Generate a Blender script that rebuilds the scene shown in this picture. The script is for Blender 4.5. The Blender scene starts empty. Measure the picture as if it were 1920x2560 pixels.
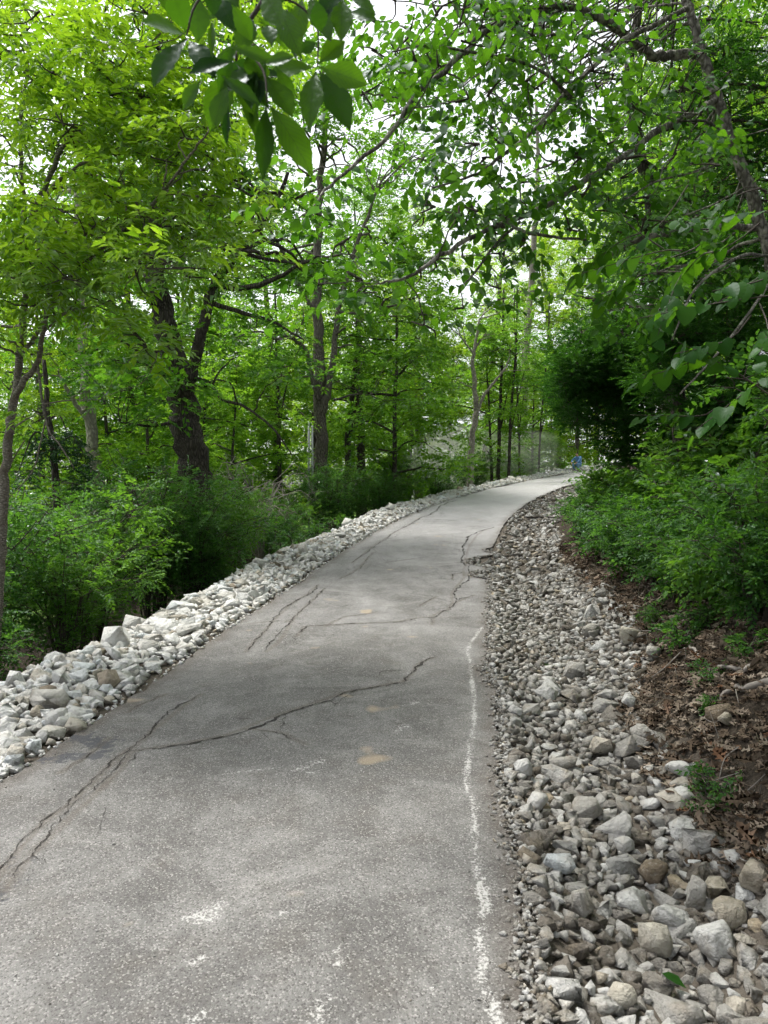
import bpy, bmesh, math, random
import numpy as np
from mathutils import Vector, Matrix

# ------------------------------------------------------------------ camera, sky, sun, exposure
SC = bpy.context.scene
COL = SC.collection
F = 1862.0                       # focal length in photo pixels (1920 x 2560)
CAMZ = 1.6
cam_d = bpy.data.cameras.new('camera'); cam = bpy.data.objects.new('camera', cam_d); COL.objects.link(cam)
cam.location = (0, 0, CAMZ); cam.rotation_euler = (math.radians(90), 0, 0)
cam_d.sensor_fit = 'VERTICAL'; cam_d.sensor_height = 36.0; cam_d.lens = F / 2560 * 36
cam_d.clip_start = 0.05; cam_d.clip_end = 2000
SC.camera = cam
cam_d.dof.use_dof = True; cam_d.dof.focus_distance = 8.0; cam_d.dof.aperture_fstop = 7.5      # a phone's small lens
SUN_EL, SUN_AZ = math.radians(68), math.radians(-50)     # azimuth clockwise from +Y
W = bpy.data.worlds.new('World'); SC.world = W; W.use_nodes = True
nt = W.node_tree; bg = nt.nodes['Background']
sky = nt.nodes.new('ShaderNodeTexSky'); sky.sky_type = 'NISHITA'; sky.sun_disc = False
sky.sun_elevation = SUN_EL; sky.sun_rotation = SUN_AZ; sky.air_density = 1.0; sky.dust_density = 4.0; sky.ozone_density = 1.0
hs = nt.nodes.new('ShaderNodeHueSaturation'); hs.inputs['Saturation'].default_value = 0.22     # thin bright overcast
nt.links.new(sky.outputs[0], hs.inputs['Color']); nt.links.new(hs.outputs[0], bg.inputs[0]); bg.inputs[1].default_value = 0.125
sun_d = bpy.data.lights.new('sun', 'SUN'); sun_d.energy = 1.5; sun_d.angle = math.radians(10); sun_d.color = (1, 0.96, 0.9)
sun = bpy.data.objects.new('sun', sun_d); COL.objects.link(sun)
sd = Vector((math.sin(SUN_AZ) * math.cos(SUN_EL), math.cos(SUN_AZ) * math.cos(SUN_EL), math.sin(SUN_EL)))
sun.rotation_euler = sd.to_track_quat('Z', 'Y').to_euler(); sun.location = sd * 50
vs = SC.view_settings; vs.view_transform = 'Standard'; vs.look = 'None'; vs.gamma = 1; vs.use_curve_mapping = False
vs.exposure = 1.42
cy = SC.cycles
cy.use_denoising = True; cy.denoiser = 'OPENIMAGEDENOISE'; cy.denoising_input_passes = 'RGB_ALBEDO_NORMAL'
cy.max_bounces = 6; cy.diffuse_bounces = 4; cy.glossy_bounces = 2; cy.transmission_bounces = 6; cy.transparent_max_bounces = 6; cy.volume_bounces = 1
cy.use_adaptive_sampling = True; cy.adaptive_threshold = 0.03
cy.caustics_reflective = False; cy.caustics_refractive = False

R0 = np.random.default_rng(7)
def P(px, py, Y):                # the point that photo pixel (px, py) shows at distance Y
    return np.array([(px - 960) / F * Y, Y, CAMZ + (1280 - py) / F * Y])

# ------------------------------------------------------------------ road line and terrain height
KS = np.array([0, 6, 12, 18, 24, 30, 38, 48, 60, 75.])
KH = np.array([0, .0367, .0683, .1681, .3003, .4437, .5893, .7348, .8804, 1.0259])
KZ = np.array([.036, .066, .0919, .1066, .1116, .1116, .1097, .107, .1039, .1007])
RS = np.linspace(-30, 130, 801)
_h = 0.0857 + np.interp(RS, KS, KH); _ds = RS[1] - RS[0]
def _cum(a):
    c = np.concatenate([[0], np.cumsum((a[1:] + a[:-1]) / 2 * _ds)]); return c - np.interp(0, RS, c)
RX = -1.0926 + _cum(np.sin(_h)); RY = _cum(np.cos(_h)); RZ = _cum(np.interp(RS, KS, KZ))
RNX, RNY = np.cos(_h), -np.sin(_h)
HW = 1.32
def road_xyz(s, u, dz=0.0):
    s = np.asarray(s, float); u = np.asarray(u, float)
    return np.stack([np.interp(s, RS, RX) + u * np.interp(s, RS, RNX), np.interp(s, RS, RY) + u * np.interp(s, RS, RNY), np.interp(s, RS, RZ) + dz], -1)
def road_su(x, y):
    x = np.asarray(x, float).ravel(); y = np.asarray(y, float).ravel(); so = np.empty_like(x); uo = np.empty_like(x)
    for a in range(0, len(x), 20000):
        xx, yy = x[a:a+20000, None], y[a:a+20000, None]
        i = ((xx - RX) ** 2 + (yy - RY) ** 2).argmin(1)
        dx, dy = xx[:, 0] - RX[i], yy[:, 0] - RY[i]
        uo[a:a+20000] = dx * RNX[i] + dy * RNY[i]; so[a:a+20000] = RS[i] - dx * RNY[i] + dy * RNX[i]
    return so, uo
LA = [0, 1.30, 1.42, 1.85, 2.2, 2.6, 3.4, 5, 8, 14, 40, 200]
LZ = [-.05, -.05, -.05, -.04, -.03, -.16, -.6, -1.15, -1.8, -2.4, -4.5, -9]
RA = [0, 1.30, 1.42, 1.7, 2.05, 2.45, 2.85, 3.4, 4.6, 6.2, 9.5, 16, 40, 200]
RZZ = [-.05, -.05, -.05, -.15, -.21, -.09, .18, .58, 1.25, 1.9, 2.7, 3.4, 5, 10]
def sn(x, y, k, ph):             # cheap smooth noise
    return (np.sin(x * k + ph) * np.cos(y * k * 1.13 - ph * 2) + np.sin(x * k * 2.3 - y * k * 1.7 + ph * 3) * .5)
def kw(s): return np.interp(s, [2, 4, 7, 9, 20], [1.35, 1.25, 1.0, .95, 1.0])
def Gsu(s, u, x, y):
    z = np.interp(s, RS, RZ)
    ur = np.where(u > 1.42, 1.42 + (u - 1.42) * kw(s), u)
    pr = np.where(u < 0, np.interp(-u, LA, LZ), np.interp(ur, RA, RZZ))
    off = np.clip((np.abs(u) - 1.45) / 1.2, 0, 1)
    return z + pr + off * (.035 * sn(x, y, 2.1, 1.0) + .06 * sn(x, y, .7, 2.0)) + np.clip((np.abs(u) - 8) / 20, 0, 1) * .35 * sn(x, y, .11, .3)
def G(x, y):
    x = np.asarray(x, float); y = np.asarray(y, float); sh = x.shape
    s, u = road_su(x, y); return Gsu(s, u, x.ravel(), y.ravel()).reshape(sh)
def hit(px, py, dz=0.0, onroad=False):      # where the sight line through a pixel meets the ground
    lo, hi = 1.2, 90.0
    for it in range(3):
        Y = np.exp(np.linspace(math.log(lo), math.log(hi), 90)); x = (px - 960) / F * Y; z = CAMZ + (1280 - py) / F * Y
        if onroad: s, u = road_su(x, Y); g = np.interp(s, RS, RZ)
        else: g = G(x, Y) + dz
        k = np.argmax(z < g); k = k if k > 0 else len(Y) - 1
        lo, hi = Y[max(k - 1, 0)], Y[k]
    return np.array([x[k], Y[k], g[k]])

# ------------------------------------------------------------------ object helpers
def put(o, parent=None):
    COL.objects.link(o)
    if parent is not None: o.parent = parent
    return o
def tag(o, label=None, cat=None, group=None, kind=None):
    for k, v in (('label', label), ('category', cat), ('group', group), ('kind', kind)):
        if v: o[k] = v
    return o
def empty(name, loc, label, cat, group=None, rz=0, sc=1):
    o = bpy.data.objects.new(name, None); o.empty_display_size = .2; o.location = [float(v) for v in loc]; o.rotation_euler = (0, 0, rz); o.scale = (sc,) * 3
    put(o); return tag(o, label, cat, group)
def mesh_np(name, V, T, mat, attrs=None, smooth=False):
    V = np.ascontiguousarray(V, np.float32); T = np.ascontiguousarray(T, np.int32)
    k = T.shape[1]; me = bpy.data.meshes.new(name)
    me.vertices.add(len(V)); me.vertices.foreach_set('co', V.ravel())
    me.loops.add(T.size); me.loops.foreach_set('vertex_index', T.ravel())
    me.polygons.add(len(T)); me.polygons.foreach_set('loop_start', np.arange(0, T.size, k, dtype=np.int32))
    try: me.polygons.foreach_set('loop_total', np.full(len(T), k, np.int32))
    except Exception: pass
    if smooth: me.polygons.foreach_set('use_smooth', np.ones(len(T), bool))
    for nme, a in (attrs or {}).items():
        at = me.attributes.new(nme, 'FLOAT', 'POINT'); at.data.foreach_set('value', np.ascontiguousarray(a, np.float32))
    if mat: me.materials.append(mat)
    me.update(calc_edges=True); return me
def obj(name, me, parent=None, loc=(0, 0, 0)):
    o = bpy.data.objects.new(name, me); o.location = [float(v) for v in loc]; return put(o, parent)
def nrm(a): return a / np.maximum(np.linalg.norm(a, axis=-1, keepdims=True), 1e-9)
def copy_tree(o, parent=None):
    c = o.copy(); put(c, parent)
    for ch in o.children: copy_tree(ch, c)
    return c

class Tubes:                      # tapered limbs collected into one mesh
    def __init__(s): s.V = []; s.T = []; s.n = 0
    def add(s, pts, rad, sides=6, wob=0.0, rng=R0):
        p = np.asarray(pts, float); r = np.asarray(rad, float) * np.ones(len(p)); n = len(p)
        t = nrm(np.gradient(p, axis=0)); ref = np.array([0, 0, 1.]) if abs(t[:, 2]).mean() < .8 else np.array([1., 0, 0])
        a = nrm(np.cross(t, ref)); b = np.cross(t, a); th = np.arange(sides) / sides * 2 * np.pi
        rr = r[:, None] * (1 + wob * rng.normal(size=(n, sides)))
        V = p[:, None] + (a[:, None] * np.cos(th)[None, :, None] + b[:, None] * np.sin(th)[None, :, None]) * rr[..., None]
        i = np.arange(n - 1)[:, None] * sides + np.arange(sides)[None]; j = np.arange(n - 1)[:, None] * sides + (np.arange(sides)[None] + 1) % sides
        q = np.stack([i, j, j + sides, i + sides], -1).reshape(-1, 4)
        T = np.concatenate([q[:, [0, 1, 2]], q[:, [0, 2, 3]]])
        s.V.append(V.reshape(-1, 3)); s.T.append(T + s.n); s.n += n * sides
        e = np.arange(1, sides - 1); base = s.n - sides
        s.T.append(np.stack([np.full(len(e), base), base + e, base + e + 1], 1))
    def mesh(s, name, mat, off=(0, 0, 0)):
        return mesh_np(name, np.concatenate(s.V) - np.asarray(off), np.concatenate(s.T), mat, smooth=True)
def curve(pts, n=10, jit=0.0, rng=R0):      # smooth line through points
    p = np.asarray(pts, float)
    if len(p) == 2: p = np.array([p[0], (p[0] + p[1]) / 2, p[1]])
    q = np.concatenate([[2 * p[0] - p[1]], p, [2 * p[-1] - p[-2]]]); out = []
    m = max(2, n // (len(p) - 1))
    for k in range(len(p) - 1):
        a, b, c, d = q[k:k+4]
        for t in np.arange(m) / m:
            out.append(.5 * (2 * b + (c - a) * t + (2 * a - 5 * b + 4 * c - d) * t * t + (3 * b - a - 3 * c + d) * t ** 3))
    out.append(p[-1]); out = np.array(out)
    if jit: out[1:-1] += rng.normal(size=(len(out) - 2, 3)) * jit
    return out

# leaf outlines: x along the leaf, y across, z up
LT2 = (np.array([(0, 0, 0), (.42, .5, .10), (1, 0, -.06), (.42, -.5, .10)], float), np.array([(0, 3, 2), (0, 2, 1)]))
LT8 = (np.array([(0, 0, 0), (.22, -.36, .05), (.58, -.44, .03), (1, 0, -.16), (.58, .44, .03), (.22, .36, .05), (.25, 0, -.02), (.6, 0, -.06)], float),
       np.array([(0, 1, 6), (6, 1, 2), (6, 2, 7), (7, 2, 3), (0, 6, 5), (6, 4, 5), (6, 7, 4), (7, 3, 4)]))
LTH = (np.array([(0, 0, 0), (-.08, -.26, .04), (.2, -.52, .06), (.58, -.38, .0), (1, 0, -.2), (.58, .38, .0), (.2, .52, .06), (-.08, .26, .04), (.25, 0, -.02), (.6, 0, -.07)], float),
       np.array([(0, 1, 8), (8, 1, 2), (8, 2, 3), (8, 3, 9), (9, 3, 4), (0, 8, 7), (8, 6, 7), (8, 5, 6), (8, 9, 5), (9, 4, 5)]))
_ok = [(0, .03), (.12, .10), (.2, .22), (.28, .10), (.38, .14), (.46, .40), (.53, .16), (.62, .18), (.72, .36), (.78, .14), (.9, .16)]
LTO = (np.array([(x, -y, .06 * math.sin(x * 9)) for x, y in _ok] + [(1, 0, .1)] + [(x, y, .08 * math.cos(x * 7)) for x, y in _ok[::-1]] + [(x, 0, -.03) for x in (.12, .3, .5, .68, .85)], float), None)
def _fan():
    V = LTO[0]; n = 11; T = []
    mid = [23, 24, 25, 26, 27]
    for side in (0, 1):
        idx = list(range(0, 11)) if side == 0 else list(range(22, 11, -1))
        for k in range(10):
            xm = (V[idx[k], 0] + V[idx[k + 1], 0]) / 2
            m = mid[int(np.argmin([abs(V[q, 0] - xm) for q in mid]))]
            T.append((idx[k], idx[k + 1], m) if side == 0 else (idx[k + 1], idx[k], m))
        T.append((idx[10], 11, 27) if side == 0 else (11, idx[10], 27))
    for a, b in zip(mid[:-1], mid[1:]):
        for idx in (list(range(0, 11)), list(range(22, 11, -1))):
            k = int(np.argmin([abs(V[q, 0] - (V[a, 0] + V[b, 0]) / 2) for q in idx])); T.append((a, b, idx[k]))
    return V, np.array(T)
LTO = _fan()

def leaves(P_, D, N, L, Wd, tm):
    D = nrm(D); S = nrm(np.cross(N, D)); N = np.cross(D, S); n = len(P_)
    V = P_[:, None] + L[:, None, None] * tm[0][None, :, 0, None] * D[:, None] + Wd[:, None, None] * tm[0][None, :, 1, None] * S[:, None] + L[:, None, None] * tm[0][None, :, 2, None] * N[:, None]
    k = len(tm[0]); T = (tm[1][None] + (np.arange(n) * k)[:, None, None]).reshape(-1, 3)
    return V.reshape(-1, 3), T
def sprays(O, A, U, rng, n=9, length=.35, leaf=(.10, .05), phi=60, droop=.25, opposite=False, term=True, twist=.35, arch=.3, hang=0.0):
    """leaf positions along twigs that start at O, run along A, upper side U"""
    A = nrm(A); S = nrm(np.cross(U, A)); U = np.cross(A, S); m = len(O)
    ln = length * rng.uniform(.7, 1.25, m)
    t = np.linspace(.12, 1, n); side = np.where(np.arange(n) % 2 == 0, 1., -1.)
    if opposite: t = np.repeat(np.linspace(.15, .95, n // 2), 2); side = np.tile([1., -1.], n // 2); n = len(t)
    ph = np.radians(phi) * rng.uniform(.7, 1.2, (m, n))
    if term: ph[:, -1] = rng.normal(size=m) * .2; 
    tt = t[None, :] * ln[:, None]; drop = -arch * (t[None] ** 2) * ln[:, None]
    Pp = O[:, None] + A[:, None] * tt[..., None]; Pp[..., 2] += drop
    D = A[:, None] * np.cos(ph)[..., None] + S[:, None] * (np.sin(ph) * side[None])[..., None] + rng.normal(size=(m, n, 3)) * .14
    D[..., 2] -= droop * rng.uniform(.3, 1.5, (m, n)) + hang
    N = np.repeat(U[:, None], n, 1) + rng.normal(size=(m, n, 3)) * twist
    L = leaf[0] * rng.uniform(.65, 1.2, (m, n)) * (0.75 + .35 * np.sin(np.pi * np.clip(t, 0, 1)))[None]
    Wd = L * (leaf[1] / leaf[0]) * rng.uniform(.85, 1.15, (m, n))
    return Pp.reshape(-1, 3), D.reshape(-1, 3), N.reshape(-1, 3), L.ravel(), Wd.ravel()
def leaf_mesh(name, sp, tm, mat, rng, off=(0, 0, 0)):
    P_, D, N, L, Wd = sp; V, T = leaves(P_, D, N, L, Wd, tm)
    r = np.repeat(rng.uniform(0, 1, len(P_)), len(tm[0]))
    return mesh_np(name, V - np.asarray(off), T, mat, {'rnd': r})
def cat(*a): return tuple(np.concatenate(x) for x in zip(*a))
def blob(rng, c, r, n, low=-.35, shell=.55):      # spray roots in a leaf clump: outer shell, mostly upper side
    d = nrm(rng.normal(size=(n * 3, 3))); d = d[d[:, 2] > low][:n]
    q = d * (shell + (1 - shell) * rng.uniform(0, 1, (len(d), 1)))
    O = np.asarray(c) + q * np.asarray(r); A = d * np.array([1, 1, .25]); A[:, 2] += rng.uniform(-.15, .25, len(d)); A += rng.normal(size=A.shape) * .35
    U = np.array([0, 0, 1.]) + rng.normal(size=A.shape) * .25
    return O, A, U

# ------------------------------------------------------------------ materials
def newmat(name):
    m = bpy.data.materials.new(name); m.use_nodes = True; n = m.node_tree; n.nodes.clear()
    o = n.nodes.new('ShaderNodeOutputMaterial'); return m, n, o
def N_(n, t, **k):
    x = n.nodes.new('ShaderNode' + t)
    for a, b in k.items():
        if a.startswith('i_'):
            key = a[2:]; x.inputs[int(key) if key.isdigit() else key.replace('_', ' ')].default_value = b
        else: setattr(x, a, b)
    return x
def ramp(n, stops, src, interp='LINEAR'):
    r = n.nodes.new('ShaderNodeValToRGB'); e = r.color_ramp; e.interpolation = interp
    while len(e.elements) < len(stops): e.elements.new(.5)
    for q, (p, c) in zip(e.elements, stops): q.position = p; q.color = (*c, 1) if len(c) == 3 else c
    n.links.new(src, r.inputs[0]); return r.outputs[0]
def mix(n, a, b, f, mode='MIX'):
    m = n.nodes.new('ShaderNodeMix'); m.data_type = 'RGBA'; m.blend_type = mode
    for v, i in ((f, 0), (a, 6), (b, 7)):
        if isinstance(v, (int, float)): m.inputs[i].default_value = v
        elif isinstance(v, tuple): m.inputs[i].default_value = (*v, 1)
        else: n.links.new(v, m.inputs[i])
    return m.outputs[2]
def math_(n, op, a, b=None, c=None, clamp=False):
    m = n.nodes.new('ShaderNodeMath'); m.operation = op; m.use_clamp = clamp
    for i, v in enumerate((a, b, c)):
        if v is None: continue
        if isinstance(v, (int, float)): m.inputs[i].default_value = v
        else: n.links.new(v, m.inputs[i])
    return m.outputs[0]
def maprange(n, v, a, b, c=0.0, d=1.0):
    m = n.nodes.new('ShaderNodeMapRange'); n.links.new(v, m.inputs[0])
    for i, x in enumerate((a, b, c, d)): m.inputs[i + 1].default_value = x
    return m.outputs[0]
def noise(n, vec, scale, detail=4, rough=.55, dist=0.0, out=0):
    x = N_(n, 'TexNoise'); x.inputs['Scale'].default_value = scale; x.inputs['Detail'].default_value = detail; x.inputs['Roughness'].default_value = rough; x.inputs['Distortion'].default_value = dist
    if vec is not None: n.links.new(vec, x.inputs['Vector'])
    return x.outputs[out]
def bump(n, h, strength, dist, normal=None):
    b = n.nodes.new('ShaderNodeBump'); b.inputs['Strength'].default_value = strength; b.inputs['Distance'].default_value = dist; n.links.new(h, b.inputs['Height'])
    if normal is not None: n.links.new(normal, b.inputs['Normal'])
    return b.outputs[0]
def attr(n, name, out='Fac'):
    a = n.nodes.new('ShaderNodeAttribute'); a.attribute_name = name; return a.outputs[out]

def leaf_material(name, dark, light, tdark, tlight, tfac=.5, gloss=.5, rough=.38, useobj=False, vein=False):
    m, n, o = newmat(name)
    r = attr(n, 'rnd') if not useobj else N_(n, 'ObjectInfo').outputs['Random']
    oi = N_(n, 'ObjectInfo').outputs['Random']
    geo = N_(n, 'NewGeometry'); big = noise(n, geo.outputs['Position'], 1.1, 2)
    f = math_(n, 'ADD', math_(n, 'MULTIPLY', r, .75), math_(n, 'MULTIPLY', math_(n, 'SUBTRACT', big, .3), .7), clamp=True)
    f = math_(n, 'ADD', f, math_(n, 'MULTIPLY', math_(n, 'SUBTRACT', oi, .5), .25), clamp=True)
    c = mix(n, dark, light, f); t = mix(n, tdark, tlight, f)
    if vein:
        tc = N_(n, 'TexCoord').outputs['Object']; sep = N_(n, 'SeparateXYZ'); n.links.new(tc, sep.inputs[0])
        ay = math_(n, 'ABSOLUTE', sep.outputs[1])
        ph = math_(n, 'SUBTRACT', math_(n, 'MULTIPLY', sep.outputs[0], 95.0), math_(n, 'MULTIPLY', ay, 60.0))
        ve = math_(n, 'MULTIPLY', math_(n, 'SINE', math_(n, 'MULTIPLY', ph, 6.283)), .5)
        side = maprange(n, ve, .3, .5); midr = maprange(n, ay, .0006, .0022, 1, 0)
        vv = math_(n, 'MAXIMUM', math_(n, 'MULTIPLY', side, .55), midr)
        c = mix(n, c, (.10, .17, .04), math_(n, 'MULTIPLY', vv, .55)); t = mix(n, t, (.015, .05, .003), math_(n, 'MULTIPLY', vv, .7))
        mot = noise(n, tc, 60, 3); c = mix(n, c, (.03, .05, .012), math_(n, 'MULTIPLY', maprange(n, mot, .6, .75), .35))
    d = N_(n, 'BsdfDiffuse'); n.links.new(c, d.inputs[0])
    tr = N_(n, 'BsdfTranslucent'); n.links.new(t, tr.inputs[0])
    mx = N_(n, 'MixShader'); mx.inputs[0].default_value = tfac; n.links.new(d.outputs[0], mx.inputs[1]); n.links.new(tr.outputs[0], mx.inputs[2])
    g = N_(n, 'BsdfGlossy'); g.inputs['Roughness'].default_value = rough; g.inputs['Color'].default_value = (.9, .95, 1, 1)
    fr = N_(n, 'Fresnel'); fr.inputs[0].default_value = 1.42
    m2 = N_(n, 'MixShader'); n.links.new(math_(n, 'MULTIPLY', fr.outputs[0], gloss), m2.inputs[0]); n.links.new(mx.outputs[0], m2.inputs[1]); n.links.new(g.outputs[0], m2.inputs[2])
    n.links.new(m2.outputs[0], o.inputs[0]); return m
def bark_material(name, c0, c1, sx=22, sz=4, bs=.9, spots=None):
    m, n, o = newmat(name); tc = N_(n, 'NewGeometry').outputs['Position']
    mp = N_(n, 'Mapping'); mp.inputs['Scale'].default_value = (sx, sx, sz); n.links.new(tc, mp.inputs[0])
    v = N_(n, 'TexVoronoi', feature='DISTANCE_TO_EDGE'); v.inputs['Scale'].default_value = 1.0; n.links.new(mp.outputs[0], v.inputs['Vector'])
    no = noise(n, mp.outputs[0], .8, 5); big = noise(n, tc, 2.5, 3)
    h = math_(n, 'ADD', maprange(n, v.outputs[0], 0, .35), math_(n, 'MULTIPLY', no, .7))
    c = ramp(n, [(.25, c0), (1.0, c1)], math_(n, 'MULTIPLY', h, .75))
    c = mix(n, c, tuple(x * .55 for x in c1), maprange(n, big, .5, .75))
    if spots: c = mix(n, c, spots, maprange(n, noise(n, tc, 9, 3), .52, .62))
    p = N_(n, 'BsdfPrincipled'); n.links.new(c, p.inputs['Base Color']); p.inputs['Roughness'].default_value = .9; p.inputs['Specular IOR Level'].default_value = .2
    n.links.new(bump(n, h, bs, .03), p.inputs['Normal']); n.links.new(p.outputs[0], o.inputs[0]); return m
def rock_material(name, stops, useobj, dirt=.5):
    m, n, o = newmat(name); oi = N_(n, 'ObjectInfo').outputs['Random']; r = oi if useobj else attr(n, 'rnd')
    pos = N_(n, 'NewGeometry').outputs['Position']
    c = ramp(n, stops, r)
    n1 = noise(n, pos, 9, 5); n2 = noise(n, pos, 38, 5, .65); n3 = noise(n, pos, 150, 3)
    c = mix(n, c, (.30, .25, .18), math_(n, 'MULTIPLY', maprange(n, n1, .52, .72), dirt))
    c = mix(n, c, (.16, .14, .115), math_(n, 'MULTIPLY', maprange(n, n2, .56, .74), dirt * .9))
    c = mix(n, c, (.68, .67, .63), math_(n, 'MULTIPLY', maprange(n, n2, .46, .3), .25))
    c = mix(n, c, (.85, .85, .85), maprange(n, n3, .3, .7, .8, 1.0), 'MULTIPLY')
    h = math_(n, 'ADD', n2, math_(n, 'MULTIPLY', n1, 2.0))
    p = N_(n, 'BsdfPrincipled'); n.links.new(c, p.inputs['Base Color']); p.inputs['Roughness'].default_value = .92; p.inputs['Specular IOR Level'].default_value = .15
    n.links.new(bump(n, h, .85, .03), p.inputs['Normal']); n.links.new(p.outputs[0], o.inputs[0]); return m
def plain(name, c, rough=.8, metal=0.0, var=.25, sc=30):
    m, n, o = newmat(name); pos = N_(n, 'NewGeometry').outputs['Position']
    cc = mix(n, tuple(x * (1 - var) for x in c), tuple(min(1, x * (1 + var)) for x in c), noise(n, pos, sc, 4))
    p = N_(n, 'BsdfPrincipled'); n.links.new(cc, p.inputs['Base Color']); p.inputs['Roughness'].default_value = rough; p.inputs['Metallic'].default_value = metal
    n.links.new(p.outputs[0], o.inputs[0]); return m

M = {}
M['ash'] = leaf_material('ash_leaf', (.042, .11, .013), (.095, .20, .022), (.20, .41, .012), (.42, .66, .025), .56, .16)
M['oak'] = leaf_material('oak_leaf', (.024, .078, .012), (.055, .145, .02), (.08, .25, .012), (.19, .44, .02), .52, .14)
M['wood'] = leaf_material('woodland_leaf', (.026, .082, .013), (.07, .17, .022), (.10, .28, .015), (.26, .54, .026), .53, .12)
M['bright'] = leaf_material('sunny_leaf', (.065, .15, .016), (.15, .27, .028), (.28, .5, .02), (.48, .7, .035), .56, .12)
M['fresh'] = leaf_material('fresh_leaf', (.034, .10, .015), (.09, .20, .026), (.14, .35, .018), (.34, .61, .03), .54, .12)
M['heart'] = leaf_material('heart_leaf', (.018, .066, .012), (.04, .115, .018), (.055, .18, .007), (.14, .34, .012), .52, .16)  # leaf tones darkened to stand for the deep shade they hang in
M['shrub'] = leaf_material('shrub_leaf', (.02, .07, .016), (.06, .145, .032), (.07, .22, .014), (.17, .41, .026), .47, .22)
M['weed'] = leaf_material('weed_leaf', (.038, .105, .018), (.085, .185, .034), (.12, .31, .016), (.24, .5, .028), .46, .2)
M['cedar'] = leaf_material('cedar_needle', (.015, .06, .011), (.042, .12, .02), (.03, .12, .010), (.085, .24, .016), .4, .06, .5)
M['spruce'] = leaf_material('spruce_needle', (.02, .055, .022), (.05, .10, .04), (.015, .05, .012), (.04, .1, .02), .3, .1, .5)
M['hickory'] = leaf_material('hickory_leaf', (.008, .034, .012), (.04, .10, .014), (.02, .085, .003), (.13, .31, .008), .5, .2, .35, useobj=True, vein=True)
M['heart1'] = leaf_material('heart_leaf_single', (.018, .065, .012), (.04, .115, .018), (.05, .17, .005), (.12, .30, .008), .5, .14, .38, useobj=True)  # near leaves, with the same shade put into their colour
M['litter'] = None
M['bark_dark'] = bark_material('oak_bark', (.025, .021, .018), (.12, .105, .09), 26, 5)
M['bark_grey'] = bark_material('grey_bark', (.06, .052, .045), (.22, .20, .17), 30, 5, .7)
M['bark_pale'] = bark_material('pale_bark', (.18, .165, .14), (.40, .37, .32), 14, 7, .5, spots=(.2, .18, .155))
M['bark_sapling'] = bark_material('sapling_bark', (.10, .09, .075), (.26, .235, .2), 24, 60, .5, spots=(.13, .11, .09))
M['bark_mottled'] = bark_material('mottled_bark', (.07, .064, .056), (.20, .185, .165), 30, 14, .6, spots=(.30, .285, .25))
M['twig'] = plain('twig_bark', (.05, .04, .032), .9)
M['deadwood'] = plain('dead_wood', (.20, .18, .16), .95, var=.4)
LS = [(0, (.30, .25, .19)), (.05, (.40, .36, .29)), (.12, (.55, .53, .48)), (.45, (.69, .685, .655)), (.8, (.73, .73, .71)), (.93, (.64, .68, .69)), (1, (.55, .49, .38))]
RSs = [(0, (.11, .096, .078)), (.10, (.165, .148, .126)), (.28, (.235, .223, .2)), (.55, (.325, .316, .292)), (.8, (.44, .432, .41)), (.93, (.57, .57, .55)), (1, (.36, .3, .21))]
M['rock_white'] = rock_material('white_limestone', LS, True, .5); M['rock_white_stuff'] = rock_material('white_limestone_rubble', LS, False, .45)
M['rock_grey'] = rock_material('grey_limestone', RSs, True, .6); M['rock_grey_stuff'] = rock_material('grey_limestone_rubble', RSs, False, .6)

# ------------------------------------------------------------------ ground
def ground():
    def axis(a, b, fine, n):      # dense near zero
        t = np.linspace(-1, 1, n); k = 5.2; v = np.sinh(k * t) / np.sinh(k); return np.where(v < 0, -a * v * -1, b * v)
    xs = axis(-260, 260, .1, 281); xs = np.concatenate([np.sinh(np.linspace(-1, 1, 301) * 6.2) / np.sinh(6.2) * 260])
    ys = 8 + np.sinh(np.linspace(-1, 1, 301) * 5.6) / np.sinh(5.6) * 260
    X, Y = np.meshgrid(xs, ys); s, u = road_su(X, Y); Z = Gsu(s, u, X.ravel(), Y.ravel())
    V = np.stack([X.ravel(), Y.ravel(), Z], 1); nx = len(xs)
    i = (np.arange(len(ys) - 1)[:, None] * nx + np.arange(nx - 1)[None]).ravel()
    T = np.stack([i, i + 1, i + 1 + nx, i + nx], 1)
    m, n, o = newmat('forest_floor'); pos = N_(n, 'NewGeometry').outputs['Position']; ua = attr(n, 'across')
    n1 = noise(n, pos, 3, 5); n2 = noise(n, pos, 30, 5, .7)
    c = ramp(n, [(.3, (.022, .018, .014)), (.55, (.045, .037, .029)), (.75, (.08, .067, .052))], n2)
    green = ramp(n, [(.3, (.05, .10, .02)), (.7, (.13, .22, .045))], n1)
    c = mix(n, c, green, maprange(n, ua, -7.5, -11))
    c = mix(n, c, (.17, .15, .125), math_(n, 'MULTIPLY', maprange(n, math_(n, 'ABSOLUTE', ua), 2.6, 2.2), .55))
    p = N_(n, 'BsdfPrincipled'); n.links.new(c, p.inputs['Base Color']); p.inputs['Roughness'].default_value = 1.0; p.inputs['Specular IOR Level'].default_value = .05
    n.links.new(bump(n, n2, .8, .03), p.inputs['Normal']); n.links.new(p.outputs[0], o.inputs[0])
    return tag(obj('ground', mesh_np('ground', V, T, m, {'across': u}, smooth=True)), 'brown forest floor falling away beside the sloping path', kind='structure')
GROUND = ground()

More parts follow.
